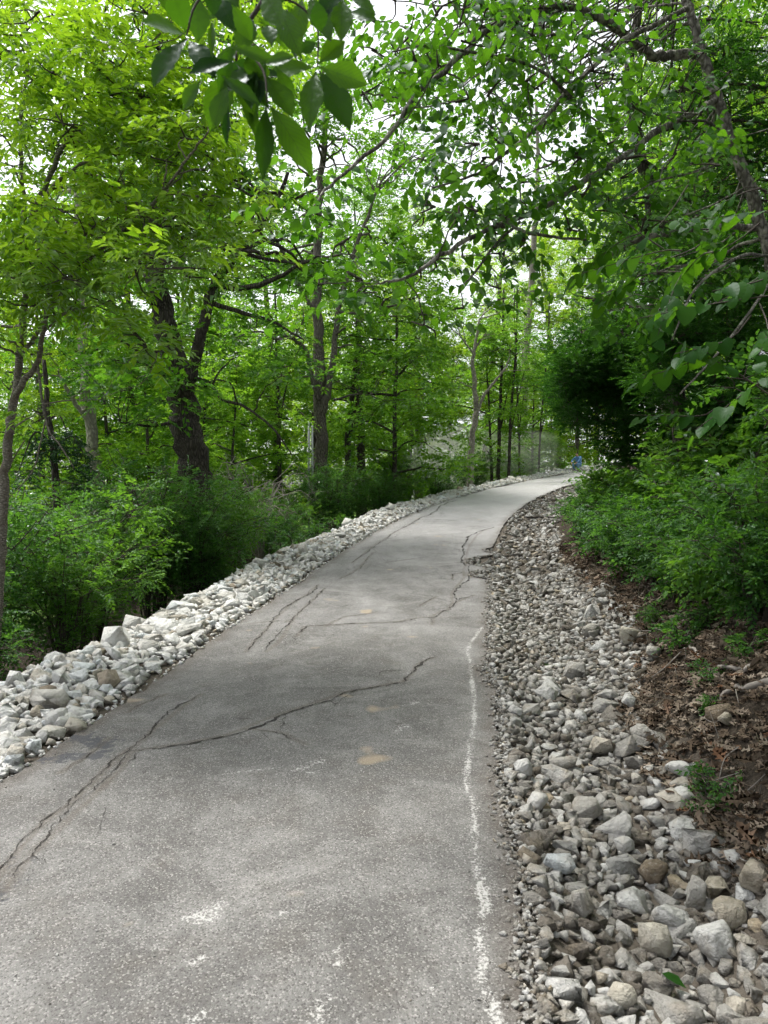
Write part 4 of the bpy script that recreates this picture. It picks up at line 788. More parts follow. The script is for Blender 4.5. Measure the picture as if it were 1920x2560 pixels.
# cedars
def cedar(label, base, trunk, clumps, seed, mat):
    return build_tree('cedar_tree', label, 'dark cedars on the bank', base, trunk, clumps, CEDAR, LT2, mat, M['bark_dark'], seed, twigs=3, sides=9, low=-.9, shell=.2)
rng = np.random.default_rng(66); Y = 12.5; b = gz(1795, Y)
tl = [([b - np.array([0, 0, .2]), P(1798, 1180, Y), P(1802, 1080, Y), P(1790, 960, Y), P(1760, 800, Y), P(1740, 640, Y), P(1720, 480, Y)], .11, .04), ([P(1795, 1130, Y), P(1740, 1090, Y - .2), P(1640, 1065, Y - .3), P(1540, 1060, Y - .4), P(1440, 1040, Y - .5)], .045, .012), ([P(1800, 1060, Y), P(1700, 990, Y - .2), P(1580, 960, Y - .3), P(1460, 960, Y - .4)], .04, .01), ([P(1780, 920, Y), P(1680, 880, Y - .2), P(1560, 880, Y - .2), P(1480, 900, Y - .2)], .035, .01), ([P(1800, 1100, Y), P(1720, 1150, Y - .3), P(1600, 1150, Y - .4), P(1500, 1130, Y - .5)], .03, .01)]
cl = region_clumps(rng, [(1400, 1560, 880, 1000, 11.6, 13, 18, .32, 75), (1395, 1620, 970, 1070, 11.5, 13.2, 26, .32, 75), (1520, 1660, 1080, 1150, 11.6, 13, 11, .26, 55), (1385, 1560, 830, 960, 11.2, 12.8, 26, .38, 80), (1480, 1640, 740, 880, 11.4, 13, 14, .36, 60), (1540, 1920, 760, 1000, 12, 14.5, 34, .42, 60), (1640, 1920, 980, 1120, 12.6, 14.5, 16, .4, 50), (1600, 1920, 560, 800, 12.5, 14.5, 26, .45, 50), (1620, 1760, 1000, 1120, 12, 13, 8, .3, 45), (1540, 1600, 1140, 1180, 11.6, 12, 3, .14, 25)])
cedar('dark cedar bush overhanging the bend and hiding the path', b, tl, cl, 67, M['cedar'])
rng = np.random.default_rng(68); Y = 10.5; b = gz(1700, Y)
tl = [([b - np.array([0, 0, .2]), P(1695, 1000, Y), P(1680, 800, Y), P(1650, 620, Y), P(1625, 480, Y), P(1590, 340, Y), P(1570, 200, Y), P(1590, 60, Y), P(1600, -80, Y)], .10, .05)] + [([P(1640, y, Y), P(1640 + dx * .5, y - 30, Y - .3), P(1640 + dx, y - 50 + abs(dx) * .1, Y - .6)], .03, .008) for y, dx in ((520, 250), (430, 280), (330, 300), (240, 330), (150, 280), (560, -160), (600, 240), (80, 260), (420, -110), (300, -150))]
cl = region_clumps(rng, [(1640, 1960, 30, 260, 9.6, 12, 26, .42, 42), (1660, 1960, 240, 520, 9.8, 12, 28, .42, 44), (1500, 1700, 440, 640, 10, 11.5, 9, .3, 24), (1440, 1660, 180, 420, 10, 11.5, 8, .28, 16)])
cedar('tall thin cedar behind the leaning tree with dark fuzzy boughs', b, tl, cl, 69, M['cedar'])
rng = np.random.default_rng(166); Y = 10.2; b = gz(2010, Y)
tl = [([b - np.array([0, 0, .2]), P(2005, 1150, Y), P(2000, 900, Y), P(1990, 600, Y), P(1985, 350, Y), P(1980, 100, Y)], .10, .03)] + [([P(2000, y, Y), P(2000 + dx * .5, y - 10, Y - .2), P(2000 + dx, y + 20, Y - .4)], .025, .006) for y, dx in ((1060, -280), (960, -330), (860, -340), (760, -320), (660, -300), (560, -280), (460, -240), (1000, 200), (800, 220), (600, 200))]
cl = region_clumps(rng, [(1620, 1980, 800, 1080, 8.8, 10.4, 44, .34, 64), (1560, 1980, 560, 840, 8.8, 10.8, 50, .38, 58), (1740, 2100, 300, 580, 9.6, 11.4, 16, .36, 36)])
cedar('dark cedar at the frame edge behind the hanging heart-shaped leaves', b, tl, cl, 167, M['cedar'])
# drooping spruce far left
Y = 12.0; b = gz(150, Y)
tl = [([b - np.array([0, 0, .2]), P(140, 1200, Y), P(120, 1040, Y), P(110, 900, Y)], .07, .03), ([P(130, 1130, Y), P(180, 1090, Y - .2), P(215, 1150, Y - .3)], .02, .006), ([P(130, 1110, Y), P(90, 1080, Y - .2), P(60, 1140, Y - .2), P(30, 1230, Y - .3)], .02, .006), ([P(122, 1050, Y), P(150, 1040, Y), P(170, 1090, Y)], .02, .006)]
cl = []
for px, py in [(205, 1150), (215, 1190), (195, 1180), (150, 1110), (170, 1120), (130, 1120), (90, 1110), (75, 1180), (65, 1230), (30, 1270), (25, 1310), (185, 1110), (210, 1220), (110, 1130)]: cl.append((P(px, py, Y - .3), (.08, .08, .26), 26))
build_tree('drooping_conifer', 'small conifer with hanging dark sprays beside the leftmost sapling', None, b, tl, cl, CEDAR | dict(hang=.9), LT2, M['spruce'], M['bark_dark'], 71, twigs=1, sides=7, low=-.9, shell=.2)

# ------------------------------------------------------------------ shrubs
def shrub_variant(seed, h, r, nst, per, spec, tm, mat, name):
    rng = np.random.default_rng(seed); root = bpy.data.objects.new(name, None); put(root)
    st = Tubes(); O, A, U = [], [], []
    for k in range(nst):
        a = k * 2.4 + rng.normal() * .5; R_ = r * rng.uniform(.35, 1); H_ = h * rng.uniform(.55, 1.05); e = np.array([math.cos(a) * R_, math.sin(a) * R_, H_ * (1 - .25 * (R_ / r) ** 2)])
        b0 = np.array([math.cos(a), math.sin(a), 0]) * .12 * rng.uniform(.2, 1); m = np.array([e[0] * .35, e[1] * .35, H_ * .6]); c = curve([b0 - np.array([0, 0, .1]), m, e], 10, .02, rng)
        st.add(c, np.linspace(.014, .004, len(c)), 5)
        for _ in range(per):
            t = rng.uniform(.18, 1) ** .8; p = c[int(t * (len(c) - 1))]; d = nrm(np.array([e[0], e[1], 0]) * .5 / max(r, .1) + rng.normal(size=3) * np.array([.8, .8, .3]) + np.array([0, 0, .15])); ln = rng.uniform(.15, .55) * r * .55
            q = p + d * ln; st.add(np.array([p, (p + q) / 2 + rng.normal(size=3) * .02, q]), np.array([.005, .004, .002]), 3)
            for _2 in range(3):
                f = rng.uniform(.25, 1); O.append(p + d * ln * f); A.append(d + rng.normal(size=3) * .55); U.append(np.array([0, 0, 1.]) + rng.normal(size=3) * .25)
    obj('stems', st.mesh('stems', M['twig']), root)['kind'] = 'stuff'
    o = obj('foliage', leaf_mesh('foliage', sprays(np.array(O), np.array(A), np.array(U), rng, **spec), tm, mat, rng), root); o['kind'] = 'stuff'
    return root
SV = {'a': shrub_variant(91, 2.6, 1.5, 26, 11, SHRUB, LT2, M['shrub'], 'leafy_shrub'), 'b': shrub_variant(92, 2.0, 1.5, 26, 11, SHRUB, LT2, M['shrub'], 'leafy_shrub'), 'c': shrub_variant(93, 1.3, 1.0, 20, 10, BUSH, LT8, M['shrub'], 'bank_shrub'),
      'd': shrub_variant(94, .85, .8, 18, 8, BUSH, LT8, M['shrub'], 'bank_shrub'), 'e': shrub_variant(95, .42, .35, 8, 4, dict(BUSH, leaf=(.055, .03), length=.16, n=7), LT8, M['shrub'], 'weed_clump'), 'g': shrub_variant(97, 1.15, .95, 16, 8, dict(BUSH, leaf=(.105, .062), length=.34, n=7), LT8, M['weed'], 'bank_shrub'), 'f': shrub_variant(96, 2.2, 1.3, 22, 10, BUSH, LT2, M['weed'], 'leafy_shrub')}
sused = {k: False for k in SV}
def shrub(v, x, y, sc, rz, label, group, cat_='shrub'):
    r = SV[v] if not sused[v] else copy_tree(SV[v]); sused[v] = True
    r.location = (x, y, float(G(np.array([x]), np.array([y]))[0]) - .03); r.rotation_euler = (0, 0, rz); r.scale = (sc,) * 3
    return tag(r, label, cat_, group)
def su_xy(s, u): q = road_xyz(s, u); return float(q[0]), float(q[1])
LSH = [('b', 4.6, -4.1, .75, 'shrub nearest the camera behind the white stone bank, at the frame edge'), ('a', 6.3, -4.5, .8, 'dense shrub below the leftmost sapling'), ('b', 6.0, -3.5, .62, 'low shrub leaning over the near stone bank'), ('a', 7.8, -4.3, .9, 'tall dark shrub behind the near stone bank, left of a thin dead stick'), ('f', 8.1, -3.45, .7, 'shrub touching the bank crest beside the thin dead stick'),
       ('f', 9.6, -4.0, 1.0, 'arching shrub below the mottled pale trunk'), ('a', 11.2, -3.9, 1.0, 'large shrub in front of the leaning oak base'), ('b', 11.4, -3.3, .8, 'dark shrub hugging the bank below the leaning oak'), ('f', 13.2, -3.9, 1.0, 'yellow-green shrub right of the leaning oak base'), ('a', 14.6, -4.4, .85, 'shrub between the oak and the twin trunk'), ('b', 9.0, -5.8, 1.1, 'shrub farther down the slope behind the arching one'),
       ('a', 12.5, -6.2, 1.05, 'shrub behind the leaning oak base'), ('b', 16.8, -4.0, .7, 'low shrub at the foot of the twin trunk'), ('f', 18.5, -4.4, .75, 'light green shrub right of the twin trunk'), ('a', 20.0, -3.9, .8, 'grey-green bush left of the forked tree'), ('a', 21.5, -4.2, .85, 'tallest grey-green bush left of the forked tree'), ('b', 23.5, -3.6, .8, 'bush behind the foot of the forked tree'),
       ('a', 26, -4.2, .9, 'dark bush right of the forked tree'), ('b', 29, -4.0, .9, 'bush in the shade by the dusty bend'), ('a', 33, -4.5, .9, 'bush behind the dust at the bend'), ('b', 37, -4.2, .9, 'bush behind the person'), ('a', 15.5, -7.5, 1.1, 'shrub in the deep shade left of the twin trunk'), ('b', 7.0, -7.5, 1.0, 'shrub down the slope with bright lawn beside it')]
for k, (v, s, u, sc, lab) in enumerate(LSH): shrub(v, *su_xy(s, u), sc * 1.12, k * 2.1, lab, 'shrubs behind the white stone bank')
RSH = [('c', 5.6, 4.4, .75, 'leafy shrub low on the bank at the frame edge above bare leaves'), ('d', 6.1, 3.75, .6, 'small spreading plant below the shrubs near the frame edge'), ('g', 6.9, 3.75, .7, 'shrub reaching down over the litter between weeds'), ('d', 8.3, 3.35, .7, 'plant drooping beside the broad pale boulder'), ('c', 7.9, 4.7, 1.2, 'tall leafy shrub in the middle of the bank'), ('c', 5.2, 5.4, 1.0, 'tall shrub cut by the frame edge, low on the bank'), ('c', 7.2, 4.3, .8, 'bank shrub nearest the camera, above the leaf litter'), ('d', 7.6, 3.65, .7, 'low plant hanging over the bare litter'), ('g', 8.6, 3.9, .95, 'leafy bank shrub above the row of large stones'), ('d', 9.2, 3.3, .8, 'low spreading plant at the ditch edge'), ('g', 9.8, 4.2, 1.05, 'tall bank shrub below the cedar trunk'), ('d', 10.8, 3.3, .95, 'pale green plant spilling toward the ditch'),
       ('g', 11.4, 3.8, 1.0, 'leafy shrub below the cedar boughs'), ('d', 12.6, 3.2, .9, 'plant at the ditch edge by the dead branch'), ('g', 13.4, 3.6, .95, 'shrub right of the dead branch'), ('d', 15, 3.1, .65, 'yellowish plant where the ditch bends'), ('d', 16.6, 3.3, .5, 'small plant at the ditch edge at the bend'), ('d', 18.5, 3.4, .45, 'last low plant before the path vanishes'),
       ('g', 8.0, 5.6, 1.1, 'shrub higher up the bank at the frame edge'), ('c', 10, 6.0, 1.2, 'shrub behind the cedar trunk'), ('c', 12.5, 5.4, 1.2, 'shrub in the shade below the cedar'), ('c', 6.2, 5.2, .9, 'shrub at the frame edge above the bare litter'), ('d', 6.6, 4.2, .6, 'small sparse plant at the frame edge on the litter'), ('b', 14, 6.5, .9, 'taller shrub behind the cedar boughs'), ('b', 17, 6.0, .9, 'shrub behind the cedar near the bend')]
for k, (v, s, u, sc, lab) in enumerate(RSH): shrub(v, *su_xy(s, u), sc, k * 1.3 + .5, lab, 'shrubs on the leafy bank')
WD = [(1790, 1995, .5, 'small green seedling at the ditch edge beside the stacked stones'), (1760, 1560, .6, 'weed tuft on the litter below the shrubs'), (1700, 1600, .7, 'green weed patch beside the rounded grey stone'), (1770, 1690, .4, 'tiny seedling in the leaf litter'), (1640, 1545, .5, 'weed sprouting among the large stones'), (1870, 1620, .5, 'weed at the frame edge on the litter'), (1352, 1648, .16, 'tiny tuft growing in the ditch gravel'), (1780, 1760, .3, 'single sprout near the mossy rock')]
for k, (v, px, py, sc, lab) in enumerate([('c', 1900, 1560, .62, 'shrub spilling lowest down the bank at the frame edge'), ('g', 1800, 1525, .6, 'leafy shrub just above the weed patch'), ('d', 1720, 1500, .8, 'plant with arching stems left of the lowest shrub'), ('c', 1650, 1450, .62, 'shrub above the broad pale boulder'), ('d', 1590, 1425, .8, 'leafy plant over the brown leaves by the row of stones'), ('d', 1520, 1385, .8, 'low plant over bare soil near the dead branch'), ('d', 1470, 1330, .7, 'plant hanging over the soil cut beside the dead branch'), ('c', 1880, 1480, .8, 'dense shrub above the lowest one at the frame edge')]):
    p = hit(px, py); shrub(v, p[0], p[1], sc, k * 1.9, lab, 'shrubs on the leafy bank')
for k, (px, py, sc, lab) in enumerate(WD): p = hit(px, py + 15); shrub('e', p[0], p[1], sc, k * 2.0, lab, 'weeds on the bank', 'weed')
for k, (s, u, sc, lab) in enumerate([(14.6, -2.95, 1.0, 'bright weeds along the bank crest right of the shrubs'), (15.6, -3.0, 1.2, 'bright weeds below the twin trunk'), (16.8, -2.9, 1.1, 'bright weeds right of the twin trunk'), (18.2, -2.9, 1.2, 'weeds behind the far stone bank')]): shrub('e', *su_xy(s, u), sc, k * 1.1, lab, 'weeds behind the stone bank', 'weed')

# ------------------------------------------------------------------ leaf litter, sticks, roots on the bank
def litter():
    rng = np.random.default_rng(101)
    m, n, o = newmat('dead_leaf'); oi = N_(n, 'ObjectInfo').outputs['Random']; r = math_(n, 'FRACT', math_(n, 'ADD', attr(n, 'rnd'), oi))
    c = ramp(n, [(0, (.06, .044, .032)), (.35, (.125, .095, .07)), (.65, (.2, .16, .125)), (.9, (.3, .255, .205)), (1, (.16, .085, .05))], r)
    c = mix(n, c, (.05, .035, .025), math_(n, 'MULTIPLY', maprange(n, noise(n, N_(n, 'NewGeometry').outputs['Position'], 45, 4), .5, .75), .5))
    d = N_(n, 'BsdfDiffuse'); n.links.new(c, d.inputs[0]); t = N_(n, 'BsdfTranslucent'); n.links.new(c, t.inputs[0]); mx = N_(n, 'MixShader'); mx.inputs[0].default_value = .15
    n.links.new(d.outputs[0], mx.inputs[1]); n.links.new(t.outputs[0], mx.inputs[2]); n.links.new(mx.outputs[0], o.inputs[0])
    N = 17000; s = 1.3 + 13 * rng.uniform(0, 1, N) ** 1.2; u0 = np.interp(s, BS, BU) - .08
    u = u0 + rng.uniform(0, 1, N) ** 1.1 * 2.9; x = road_xyz(s, u); z = Gsu(s, u, x[:, 0], x[:, 1]); x[:, 2] = z + rng.uniform(.005, .05, N)
    a = rng.uniform(0, 6.283, N); D = np.stack([np.cos(a), np.sin(a), rng.normal(size=N) * .3], 1); Nn = np.array([-.25, 0, 1.]) + rng.normal(size=(N, 3)) * .38
    L = rng.uniform(.05, .125, N); Wd = L * rng.uniform(.75, 1.1, N)
    px = 960 + F * x[:, 0] / x[:, 1]; vis = (px < 1960) & (x[:, 1] > 2); rank = np.where(vis, L / x[:, 1], 0); od = np.argsort(-rank); top, rest = od[:220], od[220:]
    # curl: bend the outline
    tms = []
    for k in range(3):
        V = LTO[0].copy(); V[:, 2] = V[:, 2] * 1.2 + (.5 - .25 * k) * V[:, 1] ** 2 * 2.2 - .25 * (V[:, 0] - .5) ** 2 * (1 + k); tms.append((V, LTO[1]))
    base = road_xyz(6, 3.6); root = obj('leaf_litter', mesh_np('leaf_litter', *leaves(x[rest] - base, D[rest], Nn[rest], L[rest], Wd[rest], tms[1]), m, {'rnd': np.repeat(rng.uniform(0, 1, len(rest)), len(LTO[0]))}), None, base)
    tag(root, 'brown fallen oak leaves covering the bank beside the ditch', 'leaf litter', kind='stuff')
    ms = [mesh_np('dead_leaf', tm[0], tm[1], m, {'rnd': np.zeros(len(tm[0]))}) for tm in tms]
    D, Nn = nrm(D), nrm(Nn)
    for i in top:
        S = nrm(np.cross(Nn[i], D[i])); n_ = np.cross(D[i], S); q = obj('dead_leaf', ms[rng.integers(3)], root); p = x[i] - base
        q.matrix_local = Matrix(((D[i][0], S[0], n_[0], p[0]), (D[i][1], S[1], n_[1], p[1]), (D[i][2], S[2], n_[2], p[2] + .012), (0, 0, 0, 1))) @ Matrix.Diagonal((float(L[i]), float(Wd[i]), float(L[i]), 1))
    tb = Tubes()
    for k in range(150):
        ss = 1.8 + 12 * rng.uniform() ** 1.2; uu = np.interp(ss, BS, BU) + rng.uniform(-.05, 2.4); p = road_xyz(ss, uu); l = rng.uniform(.08, .4); a_ = rng.uniform(0, 6.3)
        e = p[:2] + np.array([math.cos(a_), math.sin(a_)]) * l; mid = (p[:2] + e) / 2 + rng.normal(size=2) * l * .12; Q = np.stack([p[:2], mid, e]); zz = G(Q[:, 0], Q[:, 1]) + .035 + rng.uniform(0, .05, 3)
        tb.add(curve(np.column_stack([Q, zz]), 6) - base, np.linspace(rng.uniform(.003, .008), .002, 7), 4)
    for k in range(40):      # dry upright stalks at the litter edge
        ss = 2.2 + 8 * rng.uniform(); uu = np.interp(ss, BS, BU) + rng.uniform(-.1, .4); p = road_xyz(ss, uu); p[2] = G(p[0], p[1]); e = p + np.array([rng.normal() * .05, rng.normal() * .05, rng.uniform(.06, .2)])
        tb.add(np.array([p, (p + e) / 2, e]) - base, np.array([.004, .003, .0015]), 3)
    obj('sticks', tb.mesh('sticks', M['deadwood']), root)['kind'] = 'stuff'
litter()
def limb(name, label, cat_, pts, r, mat, dz=.03, onground=True, sides=7, group=None):
    p = np.array(pts); t = Tubes(); c = curve(p, 14, .008, R0); t.add(c, np.linspace(r[0], r[1], len(c)), sides, .06); b = p[0]
    return tag(obj(name, t.mesh(name, mat, b), None, b), label, cat_, group)
def gp(px, py, dz=.03): q = hit(px, py); q[2] += dz; return q
limb('dead_branch', 'thin dark dead branch lying across the ditch below the shrubs', 'branch', [gp(1318, 1302, .08), gp(1352, 1302, .10), gp(1385, 1304, .10), gp(1425, 1312, .06)], (.028, .010), M['bark_dark'])
limb('dead_stick', 'thin dead stick leaning out of the shrubs onto the stone bank', 'stick', [gp(197, 1606, .22), gp(197, 1606, .22) + np.array([-.12, .05, .16]), gp(197, 1606, .22) + np.array([-.26, .08, .32]), gp(197, 1606, .22) + np.array([-.42, .12, .42])], (.013, .006), M['deadwood'])
limb('tree_root', 'pale surface root snaking along the litter by the mossy rock', 'root', [gp(1790, 1760, .0), gp(1825, 1738), gp(1870, 1728), gp(1935, 1722)], (.012, .024), M['deadwood'])
limb('tree_root', 'forked pale root in the litter above the mossy rock', 'root', [gp(1765, 1695, .0), gp(1800, 1678), gp(1850, 1690), gp(1880, 1675)], (.01, .016), M['deadwood'])
limb('dead_stick', 'short pale stick on the litter below the weeds', 'stick', [gp(1725, 1625, .03), gp(1740, 1645, .04), gp(1752, 1655, .03)], (.012, .009), M['deadwood'])

# galvanised poles by the twin trunk
mg = plain('galvanised_steel', (.30, .31, .32), .45, .8, .15)
for px, y0, lab in ((772, 1052, 'upper bare galvanised pole left of the twin trunk'), (781, 1060, 'galvanised pole standing closest to the twin trunk')):
    b = gz(px, 22.0); t = P(px, y0, 22.0); tb = Tubes(); tb.add(np.array([b, (b + t) / 2, t]), .035, 10); tag(obj('metal_pole', tb.mesh('metal_pole', mg, b), None, b), lab, 'pole', 'galvanised poles by the twin trunk')
b = gz(789, 24.6); limb('dead_post', 'black rotten trunk stub behind the galvanised poles', 'stump', [b, P(787, 1200, 24.6), P(786, 1100, 24.6), P(784, 1030, 24.6)], (.13, .07), M['bark_dark'])
# bare grey brush
def brush(px, Y, h, r, n, seed, label):
    rng = np.random.default_rng(seed); b = gz(px, Y); root = empty('bare_brush', b, label, 'dead shrub', 'tangles of bare grey twigs'); tb = Tubes()
    for k in range(n):
        a = rng.uniform(0, 6.3); R_ = r * rng.uniform(.3, 1); e = np.array([math.cos(a) * R_, math.sin(a) * R_, h * rng.uniform(.5, 1)]); m = e * np.array([.3, .3, .65]) + rng.normal(size=3) * .1
        c = curve([np.array([0, 0, -.1]), m, e, e + np.array([math.cos(a) * .4, math.sin(a) * .4, -.25])], 12, .03, rng); tb.add(c, np.linspace(.014, .004, len(c)), 4)
        for _ in range(6):
            p = c[rng.integers(4, len(c))]; q = p + nrm(rng.normal(size=3)) * rng.uniform(.2, .6); tb.add(np.array([p, (p + q) / 2 + rng.normal(size=3) * .05, q]), np.array([.005, .004, .002]), 3)
    obj('twigs', tb.mesh('twigs', M['deadwood']), root)['kind'] = 'stuff'
brush(560, 15.5, 2.6, 1.3, 30, 111, 'tangle of bare grey twigs right of the leaning oak'); brush(650, 17, 2.4, 1.2, 22, 112, 'smaller tangle of bare twigs left of the twin trunk')

# ------------------------------------------------------------------ big leaves hanging close to the camera
def hickory():
    rng = np.random.default_rng(121); n = 15; t = np.linspace(0, 1, n); wv = np.sin(np.pi * t ** 1.25) ** 1.0 * .5 * (1 - .25 * t ** 4); wv[0] = .02; wv[-1] = 0
    ms = []
    for k in range(4):
        V, T = [], []
        for i in range(n):
            ser = (1 + (.05 if i % 2 else -.05)) if 2 < i < n - 1 else 1
            for j, f in enumerate((-1, -.5, 0, .5, 1)):
                V.append((t[i] + (.02 * abs(f)), wv[i] * f * ser, -.16 * (t[i] - .3) ** 2 * (.4 + .5 * k) + .10 * abs(f) * wv[i] * (1.5 - .3 * k) + .012 * math.sin(i * 2.1 + f * 3 + k)))
        for i in range(n - 1):
            for j in range(4): a = i * 5 + j; T += [(a, a + 5, a + 6), (a, a + 6, a + 1)]
        ms.append(mesh_np('leaf', np.array(V) * .12, np.array(T), M['hickory'], smooth=True))
    anchor = P(640, -260, 1.45); root = empty('hickory_branch', anchor, 'overhanging twig of large dark green leaves close to the camera', 'branch')
    tb = Tubes(); A_ = lambda x, y, Y: P(x, y, Y) - anchor
    for pts, r0, r1 in [([A_(640, -260, 1.45), A_(668, -60, 1.42), A_(655, 5, 1.4), A_(629, 43, 1.4), A_(600, 110, 1.38), A_(590, 150, 1.36)], .006, .003), ([A_(668, -60, 1.42), A_(560, -60, 1.4), A_(490, 10, 1.36), A_(467, 87, 1.34)], .004, .0015), ([A_(640, 20, 1.4), A_(720, 0, 1.45), A_(790, 60, 1.46), A_(794, 166, 1.45)], .003, .0015), ([A_(600, 110, 1.38), A_(640, 150, 1.34), A_(662, 190, 1.32), A_(668, 255, 1.3)], .003, .0015), ([A_(668, -60, 1.42), A_(760, -40, 1.5), A_(860, -30, 1.5)], .004, .002)]:
        q = Tubes(); q.add(curve(pts, 12), np.linspace(r0, r1, 12 // (len(pts) - 1) * (len(pts) - 1) + 1), 6); obj('stem', q.mesh('stem', M['twig']), root)
    LV = [(794, 166, 919, 210, 69), (796, 172, 875, 315, 72), (790, 172, 770, 307, 58), (790, 166, 665, 174, 60), (796, 160, 861, 101, 58), (467, 87, 358, 47, 76), (467, 92, 376, 203, 74), (466, 84, 430, -30, 60), (586, 152, 474, 181, 56), (580, 158, 524, 325, 76), (470, 98, 534, 178, 58), (593, 145, 630, 40, 54), (655, 163, 735, 141, 42), (503, 199, 456, 271, 46),
          (665, 258, 658, 437, 48), (671, 257, 783, 422, 76), (662, 184, 731, 289, 66), (571, 260, 564, 358, 22), (495, -15, 495, 96, 58), (540, -10, 586, 62, 60), (530, 47, 530, 140, 20), (680, 119, 669, 58, 40), (640, 36, 722, 122, 28), (756, -11, 731, 116, 56), (772, -10, 826, 98, 60), (857, -7, 853, 94, 55), (872, 29, 935, 42, 36), (864, -20, 935, 20, 32), (629, 152, 626, 268, 52), (741, 80, 738, 141, 22), (792, 105, 752, 128, 36), (600, 160, 640, 330, 40), (560, 10, 620, 110, 50), (700, 20, 690, -60, 50), (450, 60, 400, -40, 56), (600, 20, 540, -60, 60)]
    for _ in range(16):
        x0, y0 = rng.uniform(540, 690), rng.uniform(60, 220); a_ = rng.normal() * .7; l_ = rng.uniform(90, 150); LV.append((x0, y0, x0 + math.sin(a_) * l_, y0 + math.cos(a_) * l_, rng.uniform(34, 62)))
    for _ in range(8):
        x0, y0 = rng.uniform(480, 900), rng.uniform(-60, 10); a_ = rng.normal() * .7; l_ = rng.uniform(80, 130); LV.append((x0, y0, x0 + math.sin(a_) * l_, y0 + math.cos(a_) * l_, rng.uniform(40, 60)))
    for k, (x0, y0, x1, y1, w) in enumerate(LV):
        Y = 1.38 + rng.uniform(-.1, .12); a = P(x0, y0, Y); b = P(x1, y1, Y - rng.uniform(-.03, .06)); d = b - a; l = np.linalg.norm(d); d = d / l
        nv = np.array([0, -1., .25]) + rng.normal(size=3) * np.array([.2, .1, .2]); S = nrm(np.cross(nv, d)); nn_ = np.cross(d, S); o = obj('leaf', ms[k % 4], root); p = a - anchor
        o.matrix_local = Matrix(((d[0], S[0], nn_[0], p[0]), (d[1], S[1], nn_[1], p[1]), (d[2], S[2], nn_[2], p[2]), (0, 0, 0, 1))) @ Matrix.Diagonal((float(l / .12), float(1.04 * w / F * Y / .12), float(l / .12), 1))
hickory()
gl = gp(1655, 2468, .05)       # a fresh leaf fallen on the stones
me = mesh_np('fallen_leaf', LT8[0] * np.array([.085, .05, .085]), LT8[1], M['heart1'], smooth=True); o = obj('fallen_leaf', me, None, gl); o.rotation_euler = (.1, .15, -.6); tag(o, 'fresh green leaf fallen on the ditch stones', 'leaf')

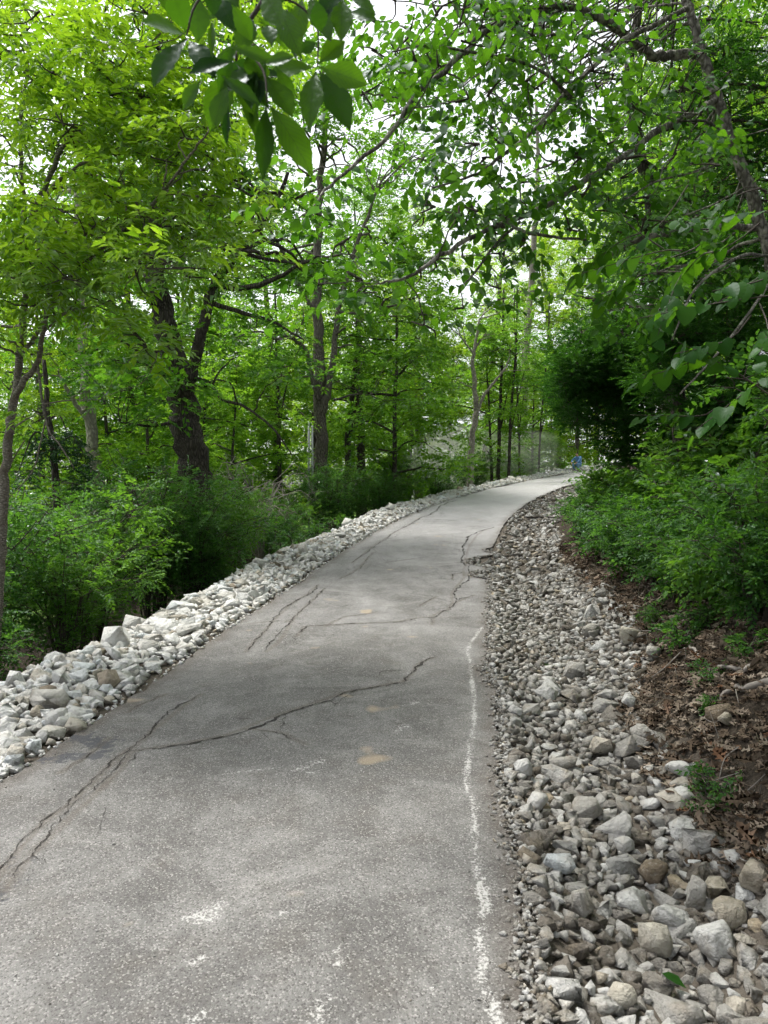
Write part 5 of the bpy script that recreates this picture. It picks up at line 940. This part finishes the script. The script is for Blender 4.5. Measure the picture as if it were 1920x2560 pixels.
# ------------------------------------------------------------------ person crouching by the far bank
def person():
    b = hit(1447, 1178, onroad=True); root = empty('person', b, 'person in blue shirt and jeans crouching at the path bend', 'person')
    J = {'pel': (0, 0, .36), 'sp': (.02, -.06, .55), 'ch': (.03, -.14, .74), 'nk': (.03, -.19, .86), 'hd': (.03, -.22, .93), 'ht': (.03, -.25, 1.06),
         'hl': (-.10, 0, .35), 'kl': (-.16, -.38, .42), 'al': (-.14, -.20, .07), 'fl': (-.15, -.36, .035), 'hr': (.10, 0, .35), 'kr': (.17, -.36, .40), 'ar': (.15, -.18, .07), 'fr': (.16, -.34, .035),
         'sl': (-.17, -.12, .78), 'el': (-.24, -.32, .60), 'wl': (-.12, -.50, .42), 'xl': (-.08, -.56, .36), 'sr': (.22, -.12, .78), 'er': (.28, -.32, .60), 'wr': (.14, -.50, .42), 'xr': (.10, -.56, .36)}
    R = dict(pel=.15, sp=.14, ch=.155, nk=.06, hd=.085, ht=.07, hl=.10, kl=.075, al=.05, fl=.042, hr=.10, kr=.075, ar=.05, fr=.042, sl=.075, el=.05, wl=.035, xl=.035, sr=.075, er=.05, wr=.035, xr=.035)
    E = [('pel', 'sp'), ('sp', 'ch'), ('ch', 'nk'), ('nk', 'hd'), ('hd', 'ht'), ('pel', 'hl'), ('hl', 'kl'), ('kl', 'al'), ('al', 'fl'), ('pel', 'hr'), ('hr', 'kr'), ('kr', 'ar'), ('ar', 'fr'), ('ch', 'sl'), ('sl', 'el'), ('el', 'wl'), ('wl', 'xl'), ('ch', 'sr'), ('sr', 'er'), ('er', 'wr'), ('wr', 'xr')]
    ks = list(J); me = bpy.data.meshes.new('body_skeleton'); me.from_pydata([J[k] for k in ks], [(ks.index(a), ks.index(c)) for a, c in E], []); o = bpy.data.objects.new('body_skeleton', me); COL.objects.link(o)
    o.modifiers.new('s', 'SKIN'); o.modifiers.new('d', 'SUBSURF').levels = 2
    for k, v in zip(ks, me.skin_vertices[0].data): v.radius = (R[k], R[k]); v.use_root = (k == 'pel')
    dg = bpy.context.evaluated_depsgraph_get(); em = bpy.data.meshes.new_from_object(o.evaluated_get(dg)); bpy.data.objects.remove(o); em.name = 'body'
    for nme, c in (('skin', (.45, .28, .2)), ('blue_shirt', (.12, .26, .5)), ('jeans', (.16, .30, .46)), ('boots', (.16, .10, .07)), ('hair', (.05, .035, .025))): em.materials.append(plain(nme, c, .8))
    for p in em.polygons:
        c = p.center; p.use_smooth = True
        if c.z > 1.0 or (c.z > .9 and c.y > -.22): p.material_index = 4
        elif c.z > .84 and abs(c.x - .03) < .1: p.material_index = 0
        elif c.y < -.44 and .3 < c.z < .52: p.material_index = 0
        elif c.z < .10: p.material_index = 3
        elif c.z < .44 and not (c.y < -.40): p.material_index = 2
        elif c.z < .46 and abs(c.x) > .08 and c.y < -.25 and abs(c.x) < .26: p.material_index = 2
        else: p.material_index = 1
    ob = obj('body', em, root); root.rotation_euler = (0, 0, -.9); root.scale = (.85,) * 3
person()

# ------------------------------------------------------------------ dust hanging at the bend
def dust():
    c = P(1225, 1150, 37.5); bm = bmesh.new(); bmesh.ops.create_icosphere(bm, subdivisions=3, radius=1)
    for v in bm.verts:
        k = 1 + .18 * math.sin(v.co.x * 5 + 1) * math.cos(v.co.z * 4) + .12 * math.sin(v.co.y * 7); v.co = Vector((v.co.x * 4.0 * k, v.co.y * 3.0 * k, v.co.z * 1.7 * k))
    me = bpy.data.meshes.new('dust_cloud'); bm.to_mesh(me); bm.free()
    m, n, o = newmat('dust_air'); v = N_(n, 'VolumePrincipled'); v.inputs['Color'].default_value = (.85, .84, .82, 1); v.inputs['Density'].default_value = .09; v.inputs['Anisotropy'].default_value = .2; n.links.new(v.outputs[0], o.inputs['Volume']); me.materials.append(m)
    tag(obj('dust_cloud', me, None, c), 'pale dust hanging under the trees at the bend', 'dust', kind='stuff')
dust()
